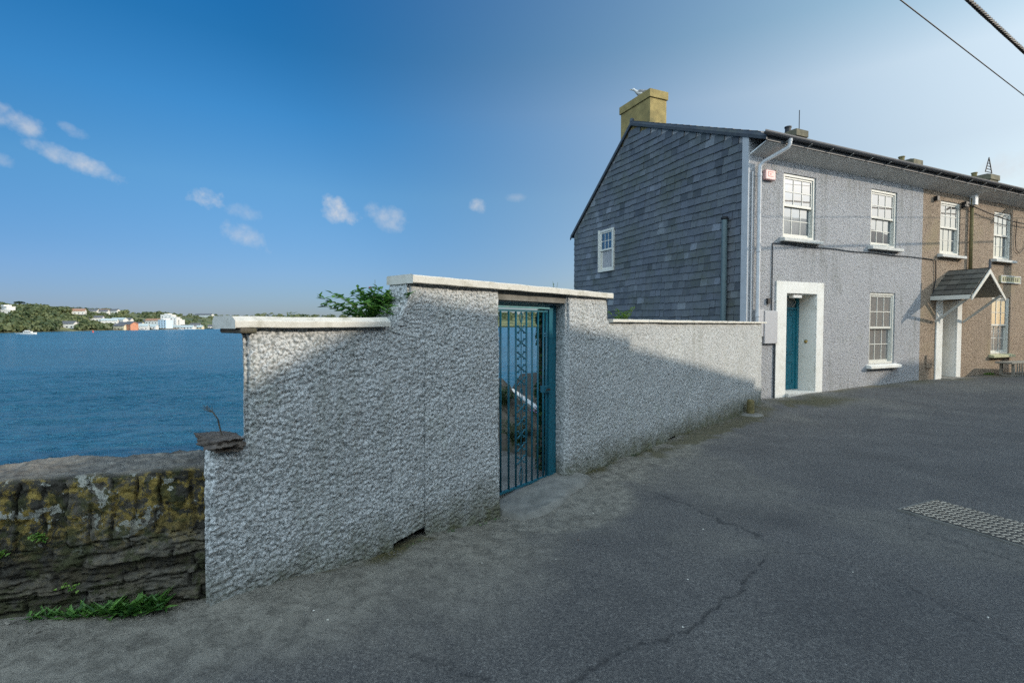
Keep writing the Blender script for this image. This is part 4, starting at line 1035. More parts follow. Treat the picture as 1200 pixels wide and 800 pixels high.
# pipes, cables on brown house
mb = MB(); mb.tube([(9.02, -.07, 5.25), (9.02, -.07, 3.10)], .045, 10); mb.build('downpipe', M['bollard'], bh, smooth=True)
mb = MB(); mb.box(8.98, 9.14, -.16, -.02, 5.06, 5.34); mb.build('hopper_head', M['plastic_white'], bh, bevel=.01)
mb = MB(); mb.box(8.60, 8.75, -.12, -.01, 4.98, 5.12); mb.tube([(8.55, -.10, 5.02), (8.40, -.16, 4.94)], .03, 6); mb.box(7.2, 7.30, -.09, -.01, 5.02, 5.14); build_each(mb, 'insulator', M['black'], bh)
mb = MB(); pts = []
for i in range(22): t = i / 21; pts.append((8.7 + t * 4.5, -.12, 5.05 - .32 * math.sin(t * 2.2) * .9))
mb.tube(pts, .016, 5); pts = [(11.75, -.03, 4.9), (11.68, -.03, 4.3), (11.72, -.04, 3.95), (11.95, -.04, 3.85), (12.3, -.04, 4.1), (12.6, -.05, 4.6)]; mb.tube(pts, .010, 5)
pts = [(6.72, -.022, 3.42), (7.2, -.022, 3.41), (7.32, -.03, 3.38), (7.34, -.03, 2.9), (7.26, -.03, 2.6), (7.22, -.03, 2.45)]; mb.tube(pts, .013, 5)
build_each(mb, 'cable', M['black'], bh)
mb = MB(); mb.box(7.0, 7.26, -.04, -.001, .42, .78); mb.build('meter_box', M['render_brown'], bh, bevel=.006)
# third house of the row (its front lies outside the picture)
th_ = thing('terrace_house', 'third house of the terrace at the far right, its chimney showing above the gutter', 'house', CH, A_H)
hol = [(14.3, 15.35, 3.6, 5.05), (17.3, 18.35, 3.6, 5.05), (17.3, 18.35, .72, 2.46), (14.3, 15.3, .0, 2.3, .5)]
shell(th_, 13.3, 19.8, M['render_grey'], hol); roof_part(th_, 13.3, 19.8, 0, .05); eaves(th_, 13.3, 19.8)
for h_ in hol[:3]: sash(th_, *h_[:4], up='glass', lo='glass')
mb = MB(); mb.box(14.302, 15.298, .42, .48, .05, 2.29); mb.build('door', M['door_teal'], th_)
c3 = chimney(th_, 18.4, 19.1, 3.4, 4.8, 6.9, 8.05, pots=1, mat='chimney_dark')
mb = MB()
for k in range(5):
    t0 = k / 5 * 1.0; zz = 8.22 + t0 * .62; w_ = .27 * (1 - t0 * .95)
    mb.tube([(18.75 - w_, 3.6, zz), (18.75 + w_, 3.6, zz)], .018, 4)
mb.tube([(18.48, 3.6, 8.2), (18.75, 3.6, 8.84), (19.02, 3.6, 8.2)], .022, 5); mb.build('cowl_frame', M['black'], c3)

# street name plate
sn_ = thing('name_plate', 'pale framed street name plate on the brown wall right of the porch', 'sign', hpt(10.86, -.02, 2.90), A_H)
mb = MB(); mb.box(0, 1.22, -.02, .018, 0, .23); mb.build('plate', M['moss_sill'], sn_)
mb = MB(); mb.box(.0, 1.22, -.027, -.021, .20, .23); mb.box(0, 1.22, -.027, -.021, 0, .03); mb.box(0, .03, -.027, -.021, .03, .2); mb.box(1.19, 1.22, -.027, -.021, .03, .2); mb.build('frame', M['sill'], sn_)
mb = MB()
for i, w in enumerate((.06, .05, .07, .05, .06, .03, .06, .05)): mb.box(.12 + i * .125, .12 + i * .125 + w, -.024, -.0205, .065, .165)
mb.build('lettering', M['black'], sn_)
# bench at the far right
bn = thing('bench', 'weathered slatted bench standing by the brown wall at the right edge', 'bench', hpt(9.98, -.50, gh(10.2, -.5)), A_H - R(4))
mb = MB(); mb.box(0, 1.9, -.20, .20, .37, .42); mb.build('seat', M['wood'], bn, bevel=.006)
for x in (.16, 1.7):
    mb = MB(); mb.box(x, x+.06, -.17, -.11, 0, .368); mb.box(x, x+.06, .11, .17, 0, .368); mb.box(x-.0, x+.06, -.17, .17, -.0, .05); mb.build('leg', M['wood'], bn)
mb = MB()
for i in range(12): mb.box(.30 + i*.12, .335 + i*.12, -.185, -.165, .02, .368)
mb.build('slat', M['wood'], bn); mb = MB(); mb.box(.05, 1.85, -.162, -.13, .0, .05); mb.build('stretcher', M['wood'], bn)
p = hpt(10.2, -.10, 0); tuft('wall_weed', 'small bright green weed at the foot of the brown wall left of the bench', 'weed', (p.x, p.y, gh(10.2, -.1)), 60, .12, .10, 'leaf_bright', seed=90)
p = hpt(9.0, -.08, 0)
# gull on the chimney
gl = thing('gull', 'grey and white gull resting on the near gable chimney', 'gull', hpt(.22, 3.85, 8.17), A_H + R(150))
def ell(mb, pts, n=12):
    rings = pts; vs = []; fs = []
    for (x, z, ry, rz2) in rings:
        for k in range(n): t = 2*math.pi*k/n; vs.append((x, ry*math.cos(t), z + rz2*math.sin(t)))
    for i in range(len(rings)-1):
        for k in range(n): fs.append((i*n+k, i*n+(k+1)%n, (i+1)*n+(k+1)%n, (i+1)*n+k))
    fs.append(tuple(range(n))); fs.append(tuple(range((len(rings)-1)*n, len(rings)*n))[::-1]); mb.add(vs, fs)
mb = MB(); ell(mb, [(.24, .15, .005, .004), (.225, .15, .02, .02), (.195, .155, .034, .036), (.165, .145, .034, .04), (.13, .10, .045, .05), (.06, .05, .075, .07), (-.03, .035, .078, .07), (-.12, .04, .05, .045), (-.20, .055, .025, .018), (-.27, .06, .02, .006)]); mb.build('body', M['feather_w'], gl, smooth=True)
for sg in (1, -1):
    mb = MB(); ell(mb, [(.08, .06, .01, .02), (.03, .065, .022, .05), (-.08, .06, .02, .045), (-.20, .07, .015, .025), (-.33, .085, .008, .006)]); o = mb.build('wing', M['feather'], gl, smooth=True); o.location = (0, sg * .06, .01)
mb = MB(); ell(mb, [(.30, .143, .002, .002), (.27, .148, .008, .009), (.235, .15, .012, .013)]); mb.build('beak', M['brass'], gl, smooth=True)

# ================================================================== OPPOSITE SIDE (behind the camera; shades the road)
OA1 = A_H + math.atan(.21); OA2 = A_H
OM1 = Matrix.Translation(hpt(3.55, -10.95, 0)) @ Matrix.Rotation(OA1, 4, 'Z')
OA3 = A_H + math.atan(.14); OM3 = Matrix.Translation(hpt(5.62, -10.52, 0)) @ Matrix.Rotation(OA3, 4, 'Z')
OM2 = Matrix.Translation(hpt(12.21, -9.0, 0)) @ Matrix.Rotation(OA2, 4, 'Z')
def opp(name, label, a, b, eave, wm, OM, OA, depth=8, chim=None, pitch=28):
    # local frame of the thing: x along the front, front facing +y, body behind at -y
    h = thing(name, label, 'house', OM @ Vector((a, 0, 0)), OA)
    L = b - a; holes = []
    n = max(1, int(L // 3.2)); wv = 1.0
    for i in range(n):
        c = L * (i + .5) / n
        if eave > 5.6: holes.append((c - .5, c + .5, 3.7, 5.1))
        holes.append((c - .5, c + .5, .8, 2.3) if i % 3 != 1 else (c - .5, c + .5, .05, 2.15))
    TR = Matrix.Rotation(math.pi, 4, 'Z') @ Matrix.Translation((-L, 0, 0))      # so that holes face the street
    mb = MB(); wall_holes(mb, 0, L, -.4, eave, holes)
    hh = eave + math.tan(R(pitch)) * depth / 2
    mb.add([(0, 0, -.4), (0, depth, -.4), (0, depth, eave), (0, depth/2, hh), (0, 0, eave)], [(0,1,2,3,4)]); mb.add([(L, 0, -.4), (L, depth, -.4), (L, depth, eave), (L, depth/2, hh), (L, 0, eave)], [(4,3,2,1,0)])
    mb.add([(0, depth, -.4), (L, depth, -.4), (L, depth, eave), (0, depth, eave)], [(3,2,1,0)])
    mb.build('wall', wm, h, M4=TR)
    mb = MB(); mb.prism([(-.02, eave+.002), (depth/2, hh+.012), (depth+.02, eave+.002), (depth+.02, eave+.07), (depth/2, hh+.085), (-.02, eave+.07)], -.0, L); mb.build('roof', M['roof'], h, M4=TR)
    if chim: mb = MB(); mb.box(chim[0], chim[1], -depth/2-.4, -depth/2+.4, hh-.5, chim[2]); mb.box(chim[0]-.05, chim[1]+.05, -depth/2-.45, -depth/2+.45, chim[2]+.001, chim[2]+.15); mb.build('chimney', M['chimney'], h)
    for q in holes:
        mb = MB(); x0, x1, z0, z1 = q[:4]
        if z0 < .1:
            mb.box(x0, x1, .12, .17, z0, z1); mb.build('door', M['door_teal'], h, M4=TR); continue
        fw = .06; mb.box(x0, x0+fw, .08, .15, z0, z1); mb.box(x1-fw, x1, .08, .15, z0, z1); mb.box(x0+fw, x1-fw, .08, .15, z1-fw, z1); mb.box(x0+fw, x1-fw, .08, .15, z0, z0+fw); mb.box(x0+fw, x1-fw, .085, .14, (z0+z1)/2-.02, (z0+z1)/2+.02); mb.box((x0+x1)/2-.015,(x0+x1)/2+.015,.09,.135,z0+fw,(z0+z1)/2-.02)
        w = mb.build('window', M['sash'], h, M4=TR)
        mb = MB(); mb.box(x0+fw, x1-fw, .141, .149, z0+fw, z1-fw); mb.build('pane', M['glass_dark'], w)
        mb = MB(); mb.box(x0-.1, x1+.1, -.08, .08, z0-.08, z0-.002); mb.build('sill', M['sill'], w)
    return h
EH = 6.43
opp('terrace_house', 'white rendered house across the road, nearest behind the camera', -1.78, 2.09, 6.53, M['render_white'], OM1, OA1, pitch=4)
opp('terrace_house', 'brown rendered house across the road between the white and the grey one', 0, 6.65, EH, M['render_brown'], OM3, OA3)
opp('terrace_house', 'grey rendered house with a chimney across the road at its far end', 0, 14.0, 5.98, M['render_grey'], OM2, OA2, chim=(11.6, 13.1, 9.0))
opp('added_outbuilding', 'unseen low white outbuilding across the road beside the white house', -21, -1.78, 5.60, M['render_white'], OM1, OA1, 5)  # added unseen building, lower than its neighbour to let sun onto the wall

# ================================================================== POLES AND CABLES
pA = Vector((19.08, 15.0, 0)); pB = Vector((-6.1, -1.3, 0))
def pole(pos, h, label, arm):
    z0 = g1(pos.x, pos.y); o = thing('telegraph_pole', label, 'pole', (pos.x, pos.y, z0 - .1), 0)
    mb = MB(); mb.tube([(0, 0, 0), (0, 0, h)], [.17, .13], 14); mb.build('pole', M['pole'], o, smooth=True)
    mb = MB(); a = Vector((math.cos(arm), math.sin(arm), 0)); pz = h - .35
    mb.box(-.8, .8, -.05, .05, pz, pz + .1, Matrix.Rotation(arm, 4, 'Z')); mb.build('cross_arm', M['pole'], o)
    return o
pole(pA, 7.0, 'tall tarred pole at the right end of the terrace', R(120)); pole(pB, 6.9, 'tarred pole at the sea wall behind the camera', R(90))
def cable(a, b, r, sag, label, twist_=False):
    mb = MB(); n = 60 if not twist_ else 900; pts = []
    for i in range(n + 1): t = i / n; p = a.lerp(b, t); pts.append(p - Vector((0, 0, sag * 4 * t * (1 - t))))
    if not twist_: mb.tube(pts, r, 6)
    else:
        d = (b - a).normalized(); s_ = d.cross(Vector((0, 0, 1))).normalized(); u = s_.cross(d)
        for ph in (0, 2.09, 4.19):
            mb.tube([p + (s_ * math.cos(ph + i * .9) + u * math.sin(ph + i * .9)) * r for i, p in enumerate(pts)], r * 1.0, 5)
    o = mb.build('overhead_cable', M['black'], smooth=True); tag(o, label, 'cable', 'overhead cables crossing the sky')
def pray(u, v, Yd):
    th = math.atan(19/590); x = (u-600)/590; z = -(v-400)/590
    d = Vector((x, math.cos(th) + z*math.sin(th), -math.sin(th) + z*math.cos(th))); k = Yd / d.y
    return Vector((d.x*k, Yd, EYE + d.z*k))
a1 = pray(1055, 0, 6.9); b1 = pray(1200, 112, 9.8); d1 = (b1 - a1); k1 = (-6.1 - a1.x) / d1.x; k2 = (19.08 - a1.x) / d1.x
cable(a1 + d1*k1, a1 + d1*k2, .009, .0, 'thin dark overhead cable, the left one of two at the top right of the sky')
a1 = pray(1135, 0, 6.4); b1 = pray(1200, 60, 7.6); d1 = (b1 - a1); k1 = (-6.1 - a1.x) / d1.x; k2 = (19.08 - a1.x) / d1.x
cable(a1 + d1*k1, a1 + d1*k2, 0.0155, .0, 'thick twisted black overhead cable in the top right corner of the sky', True)

# ================================================================== GARDEN BEHIND THE GATE
# rockery bank
bankx = np.linspace(0, 1, 70); by_ = np.linspace(0, 1, 46)
U, V = np.meshgrid(bankx, by_, indexing='ij')
p0 = np.array((-1.3, 7.7)); p1 = np.array((.62, 5.62)); dr = (p1 - p0); ln = np.hypot(*dr); dr /= ln; nr = np.array((dr[1], -dr[0])); 
if nr[1] < 0: nr = -nr
hgt = np.interp(U, [0, .45, .62, .8, 1], [.95, .93, .62, .36, .22])
ang = V * math.pi; rad_ = .32 * (1 + .4*(fbm(U*7, V*5, 4, 3)-.5))
off = (1 - np.cos(ang)) * rad_; zz = np.sin(ang) ** .55 * hgt * (.9 + .35 * (fbm(U * 11, V * 8, 4, 6) - .5))
PX = p0[0] + dr[0]*ln*U + nr[0]*off; PY = p0[1] + dr[1]*ln*U + nr[1]*off
wo1, wo2, woi = worley(U * 22, V * 9, 4); zz = zz - .05 * (1 - sstep(0, .15, wo2 - wo1))
tag(gridmesh('rockery', np.stack([PX, PY, zz - .03], -1), M['garden_stone']), 'dark stone rockery bank seen through the gate bars', 'rockery')
leafy('flowering_plant', 'low plant with pale purple flowers beside the rockery behind the gate', 'plant', (.34, 6.55, .18), .2, .30, 140, .05, .03, 'leaf_dark', 14, flowers=16, seed=31)
leafy('bank_plant', 'dark leafy plant growing on the rockery behind the gate', 'plant', (-.12, 6.6, .55), .3, .28, 260, .06, .03, 'leaf_dark', 20, seed=33)
leafy('fern_clump', 'dark fern clump low on the rockery just inside the gate', 'plant', (.05, 6.18, .12), .25, .34, 300, .07, .02, 'leaf_dark', 26, seed=35)
leafy('trailing_plant', 'green trailing plant in the middle of the rockery behind the gate', 'plant', (-.3, 6.65, .62), .28, .22, 320, .05, .03, 'leaf', 26, seed=37)
# ivy on the back of the wall, right of the opening
iv = thing('ivy', 'dark ivy hanging down behind the right side of the gate', 'plant', wpt(-.83, .28, 0), A_W)
mb = MB(); rd = random.Random(9)
for i in range(1500):
    c = rd.random(); mb.col = (c, c, c*.999); zz_ = rd.uniform(.05, 1.85)
    wv = .07 + .05 * math.sin(zz_ * 9) + .03 * math.sin(zz_ * 23)
    q = Vector((rd.uniform(-.30, .4), rd.uniform(.04, .32), zz_)); q.x = max(q.x, -.03 + 1.3 * (q.y - .02) - wv * .6)
    a = rd.uniform(0, 6.28); mb.leaf(q, Vector((math.cos(a), math.sin(a), rd.uniform(-.8, .3))), Vector((0, 0, 1)), .07, .06)
mb.build('foliage', M['leaf_dark'], iv)
mb = MB(); mb.tube([(.05, .12, 0), (.08, .1, .7), (.03, .12, 1.3), (.06, .1, 1.8)], [.03, .025, .02, .012], 7); mb.build('stem', M['dry_stem'], iv)
# sea-edge parapet with white coping
pq0 = Vector((-.02, 11.9, 0)); pq1 = Vector((.75, 7.6, 0)); ang_ = math.atan2(pq1.y - pq0.y, pq1.x - pq0.x); Lq = (pq1 - pq0).length
pw = thing('garden_parapet', 'low white topped garden wall by the water seen through the gate', 'wall', (pq0.x, pq0.y, -.06), ang_)
mb = MB(); mb.box(0, Lq, -.12, .12, 0, .13); mb.build('wall', M['garden_stone'], pw); mb = MB(); mb.box(-.02, Lq+.02, -.05, .05, .131, .160); mb.build('coping', M['sill'], pw, bevel=.005)
# back garden shrub by the house
leafy('shrub', 'dark green shrub at the back of the garden by the slate gable', 'shrub', (1.6, 12.6, -.06), .8, 1.0, 900, .10, .06, 'leaf_dark', 40, seed=41)

# ================================================================== FAR SHORE
US = np.array([-900, -300, 0, 70, 140, 200, 240, 280, 400, 615, 900, 1300, 2200]); 
DS = np.array([150, 260, 393, 472, 610, 708, 800, 1000, 1300, 1500, 1500, 1500, 1500]); RH = np.array([26, 24, 22, 24, 28, 27, 27, 30, 34, 44, 44, 40, 40])
RD = np.array([110, 130, 170, 280, 400, 500, 560, 560, 560, 420, 500, 500, 500])
def shoreD(u): return np.interp(u, US, DS)
def terr(u, d):       # d = metres behind the shore (depth direction Y)
    rd_ = np.interp(u, US, RD); H = np.interp(u, US, RH)
    t = np.clip(d / rd_, 0, 3); h = H * sstep(0, 1.0, t ** .8) 
    r = (u - 600) / 590; Yd = shoreD(u) + d
    h = h * (.82 + .36 * fbm(r * Yd * .006 + 3, Yd * .006, 4, 55)) + 1.2 * sstep(0, 6, d)
    return h - 4.9
us = np.concatenate([np.linspace(-900, -20, 60), np.linspace(-15, 300, 130), np.linspace(305, 2200, 150)]); dsn = np.concatenate([[-12, -3], np.linspace(0, 60, 14), np.linspace(75, 1500, 50)])
UU, DDn = np.meshgrid(us, dsn, indexing='ij'); Zt = np.where(DDn < 0, -6.5, terr(UU, np.maximum(DDn, 0)))
jit = (fbm(UU * .05, DDn * 0, 3, 6) - .5) * 26
YY = shoreD(UU) + DDn + jit; XX = (UU - 600) / 590 * YY
shore_mask = (1 - sstep(4, 14, DDn))[..., None]
tag(gridmesh('hills', np.stack([XX, YY, Zt], -1), M['hill'], masks=shore_mask), kind='structure')
def tpos(u, d):
    jt_ = float((fbm(np.array([u * .05]), np.array([0.0]), 3, 6)[0] - .5) * 26)
    Yd = float(shoreD(u)) + d + jt_; return Vector(((u - 600) / 590 * Yd, Yd, float(terr(np.array([float(u)]), np.array([float(d)]))[0])))
# woodland mass: many leaf-clump crowns in one object
def woodland(spots, seed):
    rg = np.random.default_rng(seed); Vs = []; Cs = []
    for (x, y, z, r, h, c, nq, q) in spots:
        th = rg.uniform(0, 2*np.pi, nq); ph = np.arccos(rg.uniform(-.35, 1, nq)); rr = rg.uniform(.72, 1.05, nq)
        px = x + r * rr * np.sin(ph) * np.cos(th); py = y + r * rr * np.sin(ph) * np.sin(th); pz = z + h * .5 + h * .5 * rr * np.cos(ph)
        ctr = np.stack([px, py, pz], -1)
        nrm = np.stack([np.sin(ph)*np.cos(th), np.sin(ph)*np.sin(th), np.cos(ph)*1.0], -1) + rg.normal(0, .35, (nq, 3)); nrm /= np.linalg.norm(nrm, axis=1, keepdims=True)
        a = np.cross(nrm, np.array([0, 0, 1.0]) + rg.normal(0, .3, (nq, 3))); a /= np.linalg.norm(a, axis=1, keepdims=True) + 1e-9; b = np.cross(nrm, a)
        s = q * rg.uniform(.6, 1.3, (nq, 1))
        quad = np.stack([ctr - a*s - b*s*.7, ctr + a*s - b*s*.8, ctr + a*s*.8 + b*s, ctr - a*s*.9 + b*s*.8], 1); Vs.append(quad.reshape(-1, 3)); Cs.append(np.repeat(np.clip(c + rg.normal(0, .10, nq), 0, 1), 4))
    V = np.concatenate(Vs); Cc = np.concatenate(Cs)
    me = bpy.data.meshes.new('woodland'); nf = len(V) // 4
    me.vertices.add(len(V)); me.vertices.foreach_set('co', V.ravel().astype(np.float32)); me.loops.add(len(V)); me.loops.foreach_set('vertex_index', np.arange(len(V), dtype=np.int32))
    me.polygons.add(nf); me.polygons.foreach_set('loop_start', np.arange(0, len(V), 4, dtype=np.int32)); me.polygons.foreach_set('loop_total', np.full(nf, 4, dtype=np.int32))
    at = me.color_attributes.new('col', 'FLOAT_COLOR', 'POINT'); c4 = np.ones((len(V), 4), np.float32); c4[:, :3] = Cc[:, None]; at.data.foreach_set('color', c4.ravel())
    me.materials.append(M['far_leaf']); me.update(calc_edges=True); o = bpy.data.objects.new('woodland', me); COL.objects.link(o); return o
rg = random.Random(77); spots = []
def addtree(u, d, r, h, c=None, nq=70, q=None):
    p = tpos(u, d); spots.append((p.x, p.y, p.z - 1.0, r, h, rg.uniform(.05, .75) if c is None else c, nq, q or r * .22))
HOUSES = [ # u, d, width, height, depth, roof, wall
 (3,125,12,6,8,'w','w'),(8,118,9,4,7,'w','w'),(76,40,16,5,8,'d','w'),(82,44,12,4,7,'d','w'),(86,200,26,5,9,'r','w'),(92,205,12,6,9,'d','w'),(112,130,16,5,8,'d','w'),(117,240,22,5,9,'d','w'),
 (108,250,14,5,9,'d','w'),(121,300,16,5,9,'r','w'),(128,100,18,5,8,'g','w'),(133,310,14,5,8,'d','w'),(137,112,20,5,9,'g','w'),(146,118,16,5,8,'d','w'),(149,60,20,4,8,'d','w'),(157,62,22,4,9,'d','y'),(145,6,22,7,9,'d','o'),(150,6,14,8,8,'d','o'),
 (139,10,14,5,8,'d','y'),(160,5,24,5,9,'g','w'),(170,20,26,4,8,'g','w'),(174,110,60,5,10,'d','w'),(179,95,22,8,9,'r','w'),(190,26,13,13,12,'w','b'),(195,40,15,20,12,'w','w'),(201,32,14,17,12,'w','w'),(206,30,12,13,12,'w','w'),(198,110,28,7,12,'w','w'),
 (211,12,34,3,8,'g','w'),(220,8,20,4,8,'d','w'),(229,30,14,6,8,'d','w'),(226,8,26,3,8,'g','y'),(238,420,50,6,9,'d','w'),(250,6,16,4,8,'d','w'),(272,300,30,5,9,'d','w')]
def near_house(u, d): return any(abs(u - a) < (w / shoreD(a) * 590) * .65 + 1.2 and -60 < d - dd_ < 6 for a, dd_, w, *_ in [h for h in HOUSES])
for i in range(5200):
    u = rg.uniform(-260, 300)
    if rg.random() < .3: u = rg.uniform(-10, 150)
    D = float(shoreD(u)); d = rg.uniform(3, 1) * 0 + rg.random() ** 1.2 * float(np.interp(u, US, RD)) * 1.25 + 5
    if u > 130 and rg.random() < .55: continue
    if u > 215 and rg.random() < .35 and d > 60: continue
    if near_house(u, -0 + d): continue
    dens = fbm(np.array([u * .06]), np.array([d * .012]), 3, 90)[0]
    if dens < (.30 if u < 140 else .45): continue
    r = rg.uniform(3.0, 6.0); c = min(1, max(0, rg.gauss(.35 + .5 * (dens - .5), .22)))
    addtree(u, d, r, r * rg.uniform(1.2, 1.7), c, 46)
for i in range(900):       # shore seen through the gate and hedges further right
    u = rg.uniform(540, 700); d = rg.choice((rg.uniform(3, 14), rg.uniform(180, 460), rg.uniform(200, 460)))
    if u > 600 and u < 622 and d > 100 and rg.random() < .7: continue
    r = rg.uniform(4, 8); addtree(u, d, r if d > 20 else 3, r * 1.5 if d > 20 else 4, None, 40)
for i in range(900):
    u = rg.choice((rg.uniform(300, 540), rg.uniform(700, 1300))); d = rg.uniform(5, 500); r = rg.uniform(5, 9); addtree(u, d, r, r * 1.4, None, 22)
wdl = woodland(spots, 3); tag(wdl, 'dense green woodland and hedges covering the far shore', 'woodland', kind='stuff')
# umbrella pine on the skyline
def pine():
    p = tpos(24, 150); z0 = p.z - 1; top = EYE + (381 - 353.5) / 590 * p.y
    o = thing('umbrella_pine', 'dark flat topped pine standing alone on the skyline at far left', 'tree', (p.x, p.y, z0)); H = top - z0
    mb = MB(); mb.tube([(0, 0, 0), (.2, 0, H * .6), (0, 0, H - 1)], [.5, .4, .3], 7); mb.tube([(0, 0, H*.72), (-3, 0, H - .9)], [.25, .12], 5); mb.tube([(0, 0, H*.75), (3, 0, H - .9)], [.25, .12], 5); mb.build('trunk', M['dry_stem'], o)
    mb = MB(); rd = random.Random(2)
    for i in range(700):
        a = rd.uniform(0, 6.28); r = 4.6 * math.sqrt(rd.random()); z = H - .2 - .09 * r * r * .5 + rd.uniform(-.5, .5); c = rd.uniform(0, .35); mb.col = (c, c, c*.999)
        mb.leaf(Vector((r*math.cos(a), r*math.sin(a), z - .3)), Vector((rd.uniform(-1,1), rd.uniform(-1,1), rd.uniform(-.2,.6))), Vector((0,0,1)), 1.1, .9)
    mb.build('crown', M['leaf_dark'], o)
pine()
FM = {'w': simple('far_white', (.60,.59,.56), .8, .04, .5, 0), 'd': simple('far_slate', (.10,.105,.115), .8, .1, .5, 0), 'r': simple('far_tile', (.30,.17,.11), .8, .1, .5, 0),
      'g': simple('far_metal', (.38,.44,.44), .6, .1, .5, 0), 'y': simple('far_cream', (.60,.52,.36), .8, .05, .5, 0), 'o': simple('far_orange', (.50,.22,.13), .8, .1, .5, 0), 'b': simple('far_blue', (.50,.60,.68), .8, .05, .5, 0), 'k': simple('far_glass', (.03,.035,.04), .3, .05, .5, 0)}
names = {'w': 'white', 'y': 'cream', 'o': 'orange', 'b': 'pale blue'}; rnames = {'w': 'white parapet', 'd': 'slate roof', 'r': 'tiled roof', 'g': 'pale metal roof'}
labs = ['white villa on the crest at the far left edge of the photo', 'smaller white wing on the crest at the far left, right of the villa', 'white cottage among trees above the motor boat, left one of the pair', 'white cottage among trees, right one of the pair above the shore',
 'long tiled white house high on the wooded slope', 'white house with slate roof right beside the long tiled one on the slope', 'white bungalow halfway up the slope left of the village', 'wide white house high above the slope bungalow', 'white house on the ridge left end of the upper row',
 'tiled white house on the skyline above the village', 'white house with pale metal roof in the left of the village', 'white house on the skyline right of the tiled one', 'wide metal roofed house in the middle row of the village', 'slate roofed house at the right end of the middle village row',
 'low white house just above the orange buildings', 'long cream house above and right of the orange buildings', 'long orange waterfront building, left of the two orange ones', 'taller orange waterfront building, right of the two', 'small cream waterfront house left of the orange buildings', 'white boat shed on the waterfront right of the orange buildings',
 'low metal roofed shed on the shore between the orange buildings and white block', 'very long low white terrace above the shore left of the white block', 'tall tiled house in front of the long white terrace', 'pale blue left wing of the big white waterside block', 'tallest tower of the big white waterside block',
 'broad middle of the big white waterside block', 'right wing of the big white waterside block', 'white upper building on the slope behind the waterside block', 'long low quay shed right of the white block', 'small slate roofed quay house right of the white block', 'white house on the slope right of the quay shed', 'low cream shed on the quay',
 'long white farm building on the far ridge', 'small white boathouse at the right end of the quay', 'long white house on the ridge just left of the coping']
for i, (u, d, w, h, dp_, rf, wm) in enumerate(HOUSES):
    p = tpos(u, d); p.z = float(p.z) - .8
    o = thing('far_house', labs[i], 'house', p, R(rg.uniform(-25, 25)), 'houses on the far shore')
    mb = MB(); mb.box(-w/2, w/2, 0, dp_, 0, h); 
    if rf != 'w': mb.add([(-w/2,0,h),(-w/2,dp_,h),(-w/2,dp_/2,h+dp_*.3)], [(0,2,1)]); mb.add([(w/2,0,h),(w/2,dp_,h),(w/2,dp_/2,h+dp_*.3)], [(0,1,2)])
    mb.build('wall', FM[wm], o)
    mb = MB()
    if rf == 'w': mb.box(-w/2-.3, w/2+.3, -.3, dp_+.3, h+.01, h+.6); mb.box(-w/6, w/6, .5, dp_-.5, h+.61, h+2.2)
    else: mb.prism([(-.6, h-.15), (dp_/2, h+dp_*.3+.05), (dp_+.6, h-.15), (dp_/2, h+dp_*.3+.55)], -w/2-.4, w/2+.4)
    mb.build('roof', FM[rf], o)
    n = max(2, int(w / 4))
    for fl_ in range(max(1, int(h // 3.2))):
        mb = MB()
        for k in range(n): c = -w/2 + w*(k+.5)/n; mb.box(c-.7, c+.7, -.06, .05, 1.0+fl_*3.1, 2.4+fl_*3.1)
        mb.build('window_row', FM['k'], o)
# quay
mb = MB(); qa = [tpos(u, 4) for u in range(140, 256, 6)]
for a, b in zip(qa[:-1], qa[1:]):
    mb.add([(a.x, a.y-9, -5.5), (b.x, b.y-9, -5.5), (b.x, b.y-9, -2.9), (a.x, a.y-9, -2.9), (b.x, b.y+8, -2.9), (a.x, a.y+8, -2.9)], [(0,1,2,3), (3,2,4,5)])
M['quay'] = simple('quay', (.16,.14,.115), .9, .3, .2, 0); tag(mb.build('quay', M['quay']), 'long stone quay along the far waterfront below the village', 'quay')
# boats
def boat(u, v, L, label, cabin=True, hull='w'):
    Yd = 6.0 * 590 / (v - 381); x = (u - 600) / 590 * Yd; o = thing('motor_boat', label, 'boat', (x, Yd, -4.4), R(8))
    mb = MB(); st = [(-.5, .15, .9), (-.45, .16, .9), (0, .17, 1.0), (.3, .13, 1.1), (.5, .01, 1.35)]; vs = []; fs = []
    for (a, hw, z) in st: vs += [(a*L, -hw*L, z*L*.10), (a*L, -hw*L*.7, -.03*L), (a*L, hw*L*.7, -.03*L), (a*L, hw*L, z*L*.10)]
    for i in range(4):
        for j in range(3): fs.append((i*4+j, (i+1)*4+j, (i+1)*4+j+1, i*4+j+1))
        fs.append((i*4+3, (i+1)*4+3, (i+1)*4, i*4))
    fs.append((0,1,2,3)); mb.add(vs, fs); mb.build('hull', FM[hull], o)
    if cabin:
        mb = MB(); mb.prism([(-.10*L, .10*L), (-.09*L, .21*L), (.09*L, .21*L), (.10*L, .10*L)], -.30*L, .18*L); mb.prism([(-.08*L, .212*L), (-.07*L, .27*L), (.07*L, .27*L), (.08*L, .212*L)], -.22*L, .02*L); c_ = mb.build('cabin', FM['w'], o)
        mb = MB(); mb.box(-.26*L, .14*L, -.104*L, .104*L, .14*L, .185*L); mb.build('window', FM['k'], c_)
boat(34, 391.5, 9.5, 'white motor cruiser moored in front of the wooded shore at far left'); boat(22, 390.8, 4, 'small pale dinghy beside the white cruiser', False)
boat(168, 386.6, 9, 'white boat moored before the orange waterfront'); boat(212, 386.0, 8, 'small boat under the quay right of the white block')
Yd = 6.0*590/(389.5-381); o = thing('buoy', 'small red channel buoy floating in mid water', 'buoy', ((109-600)/590*Yd, Yd, -4.4))
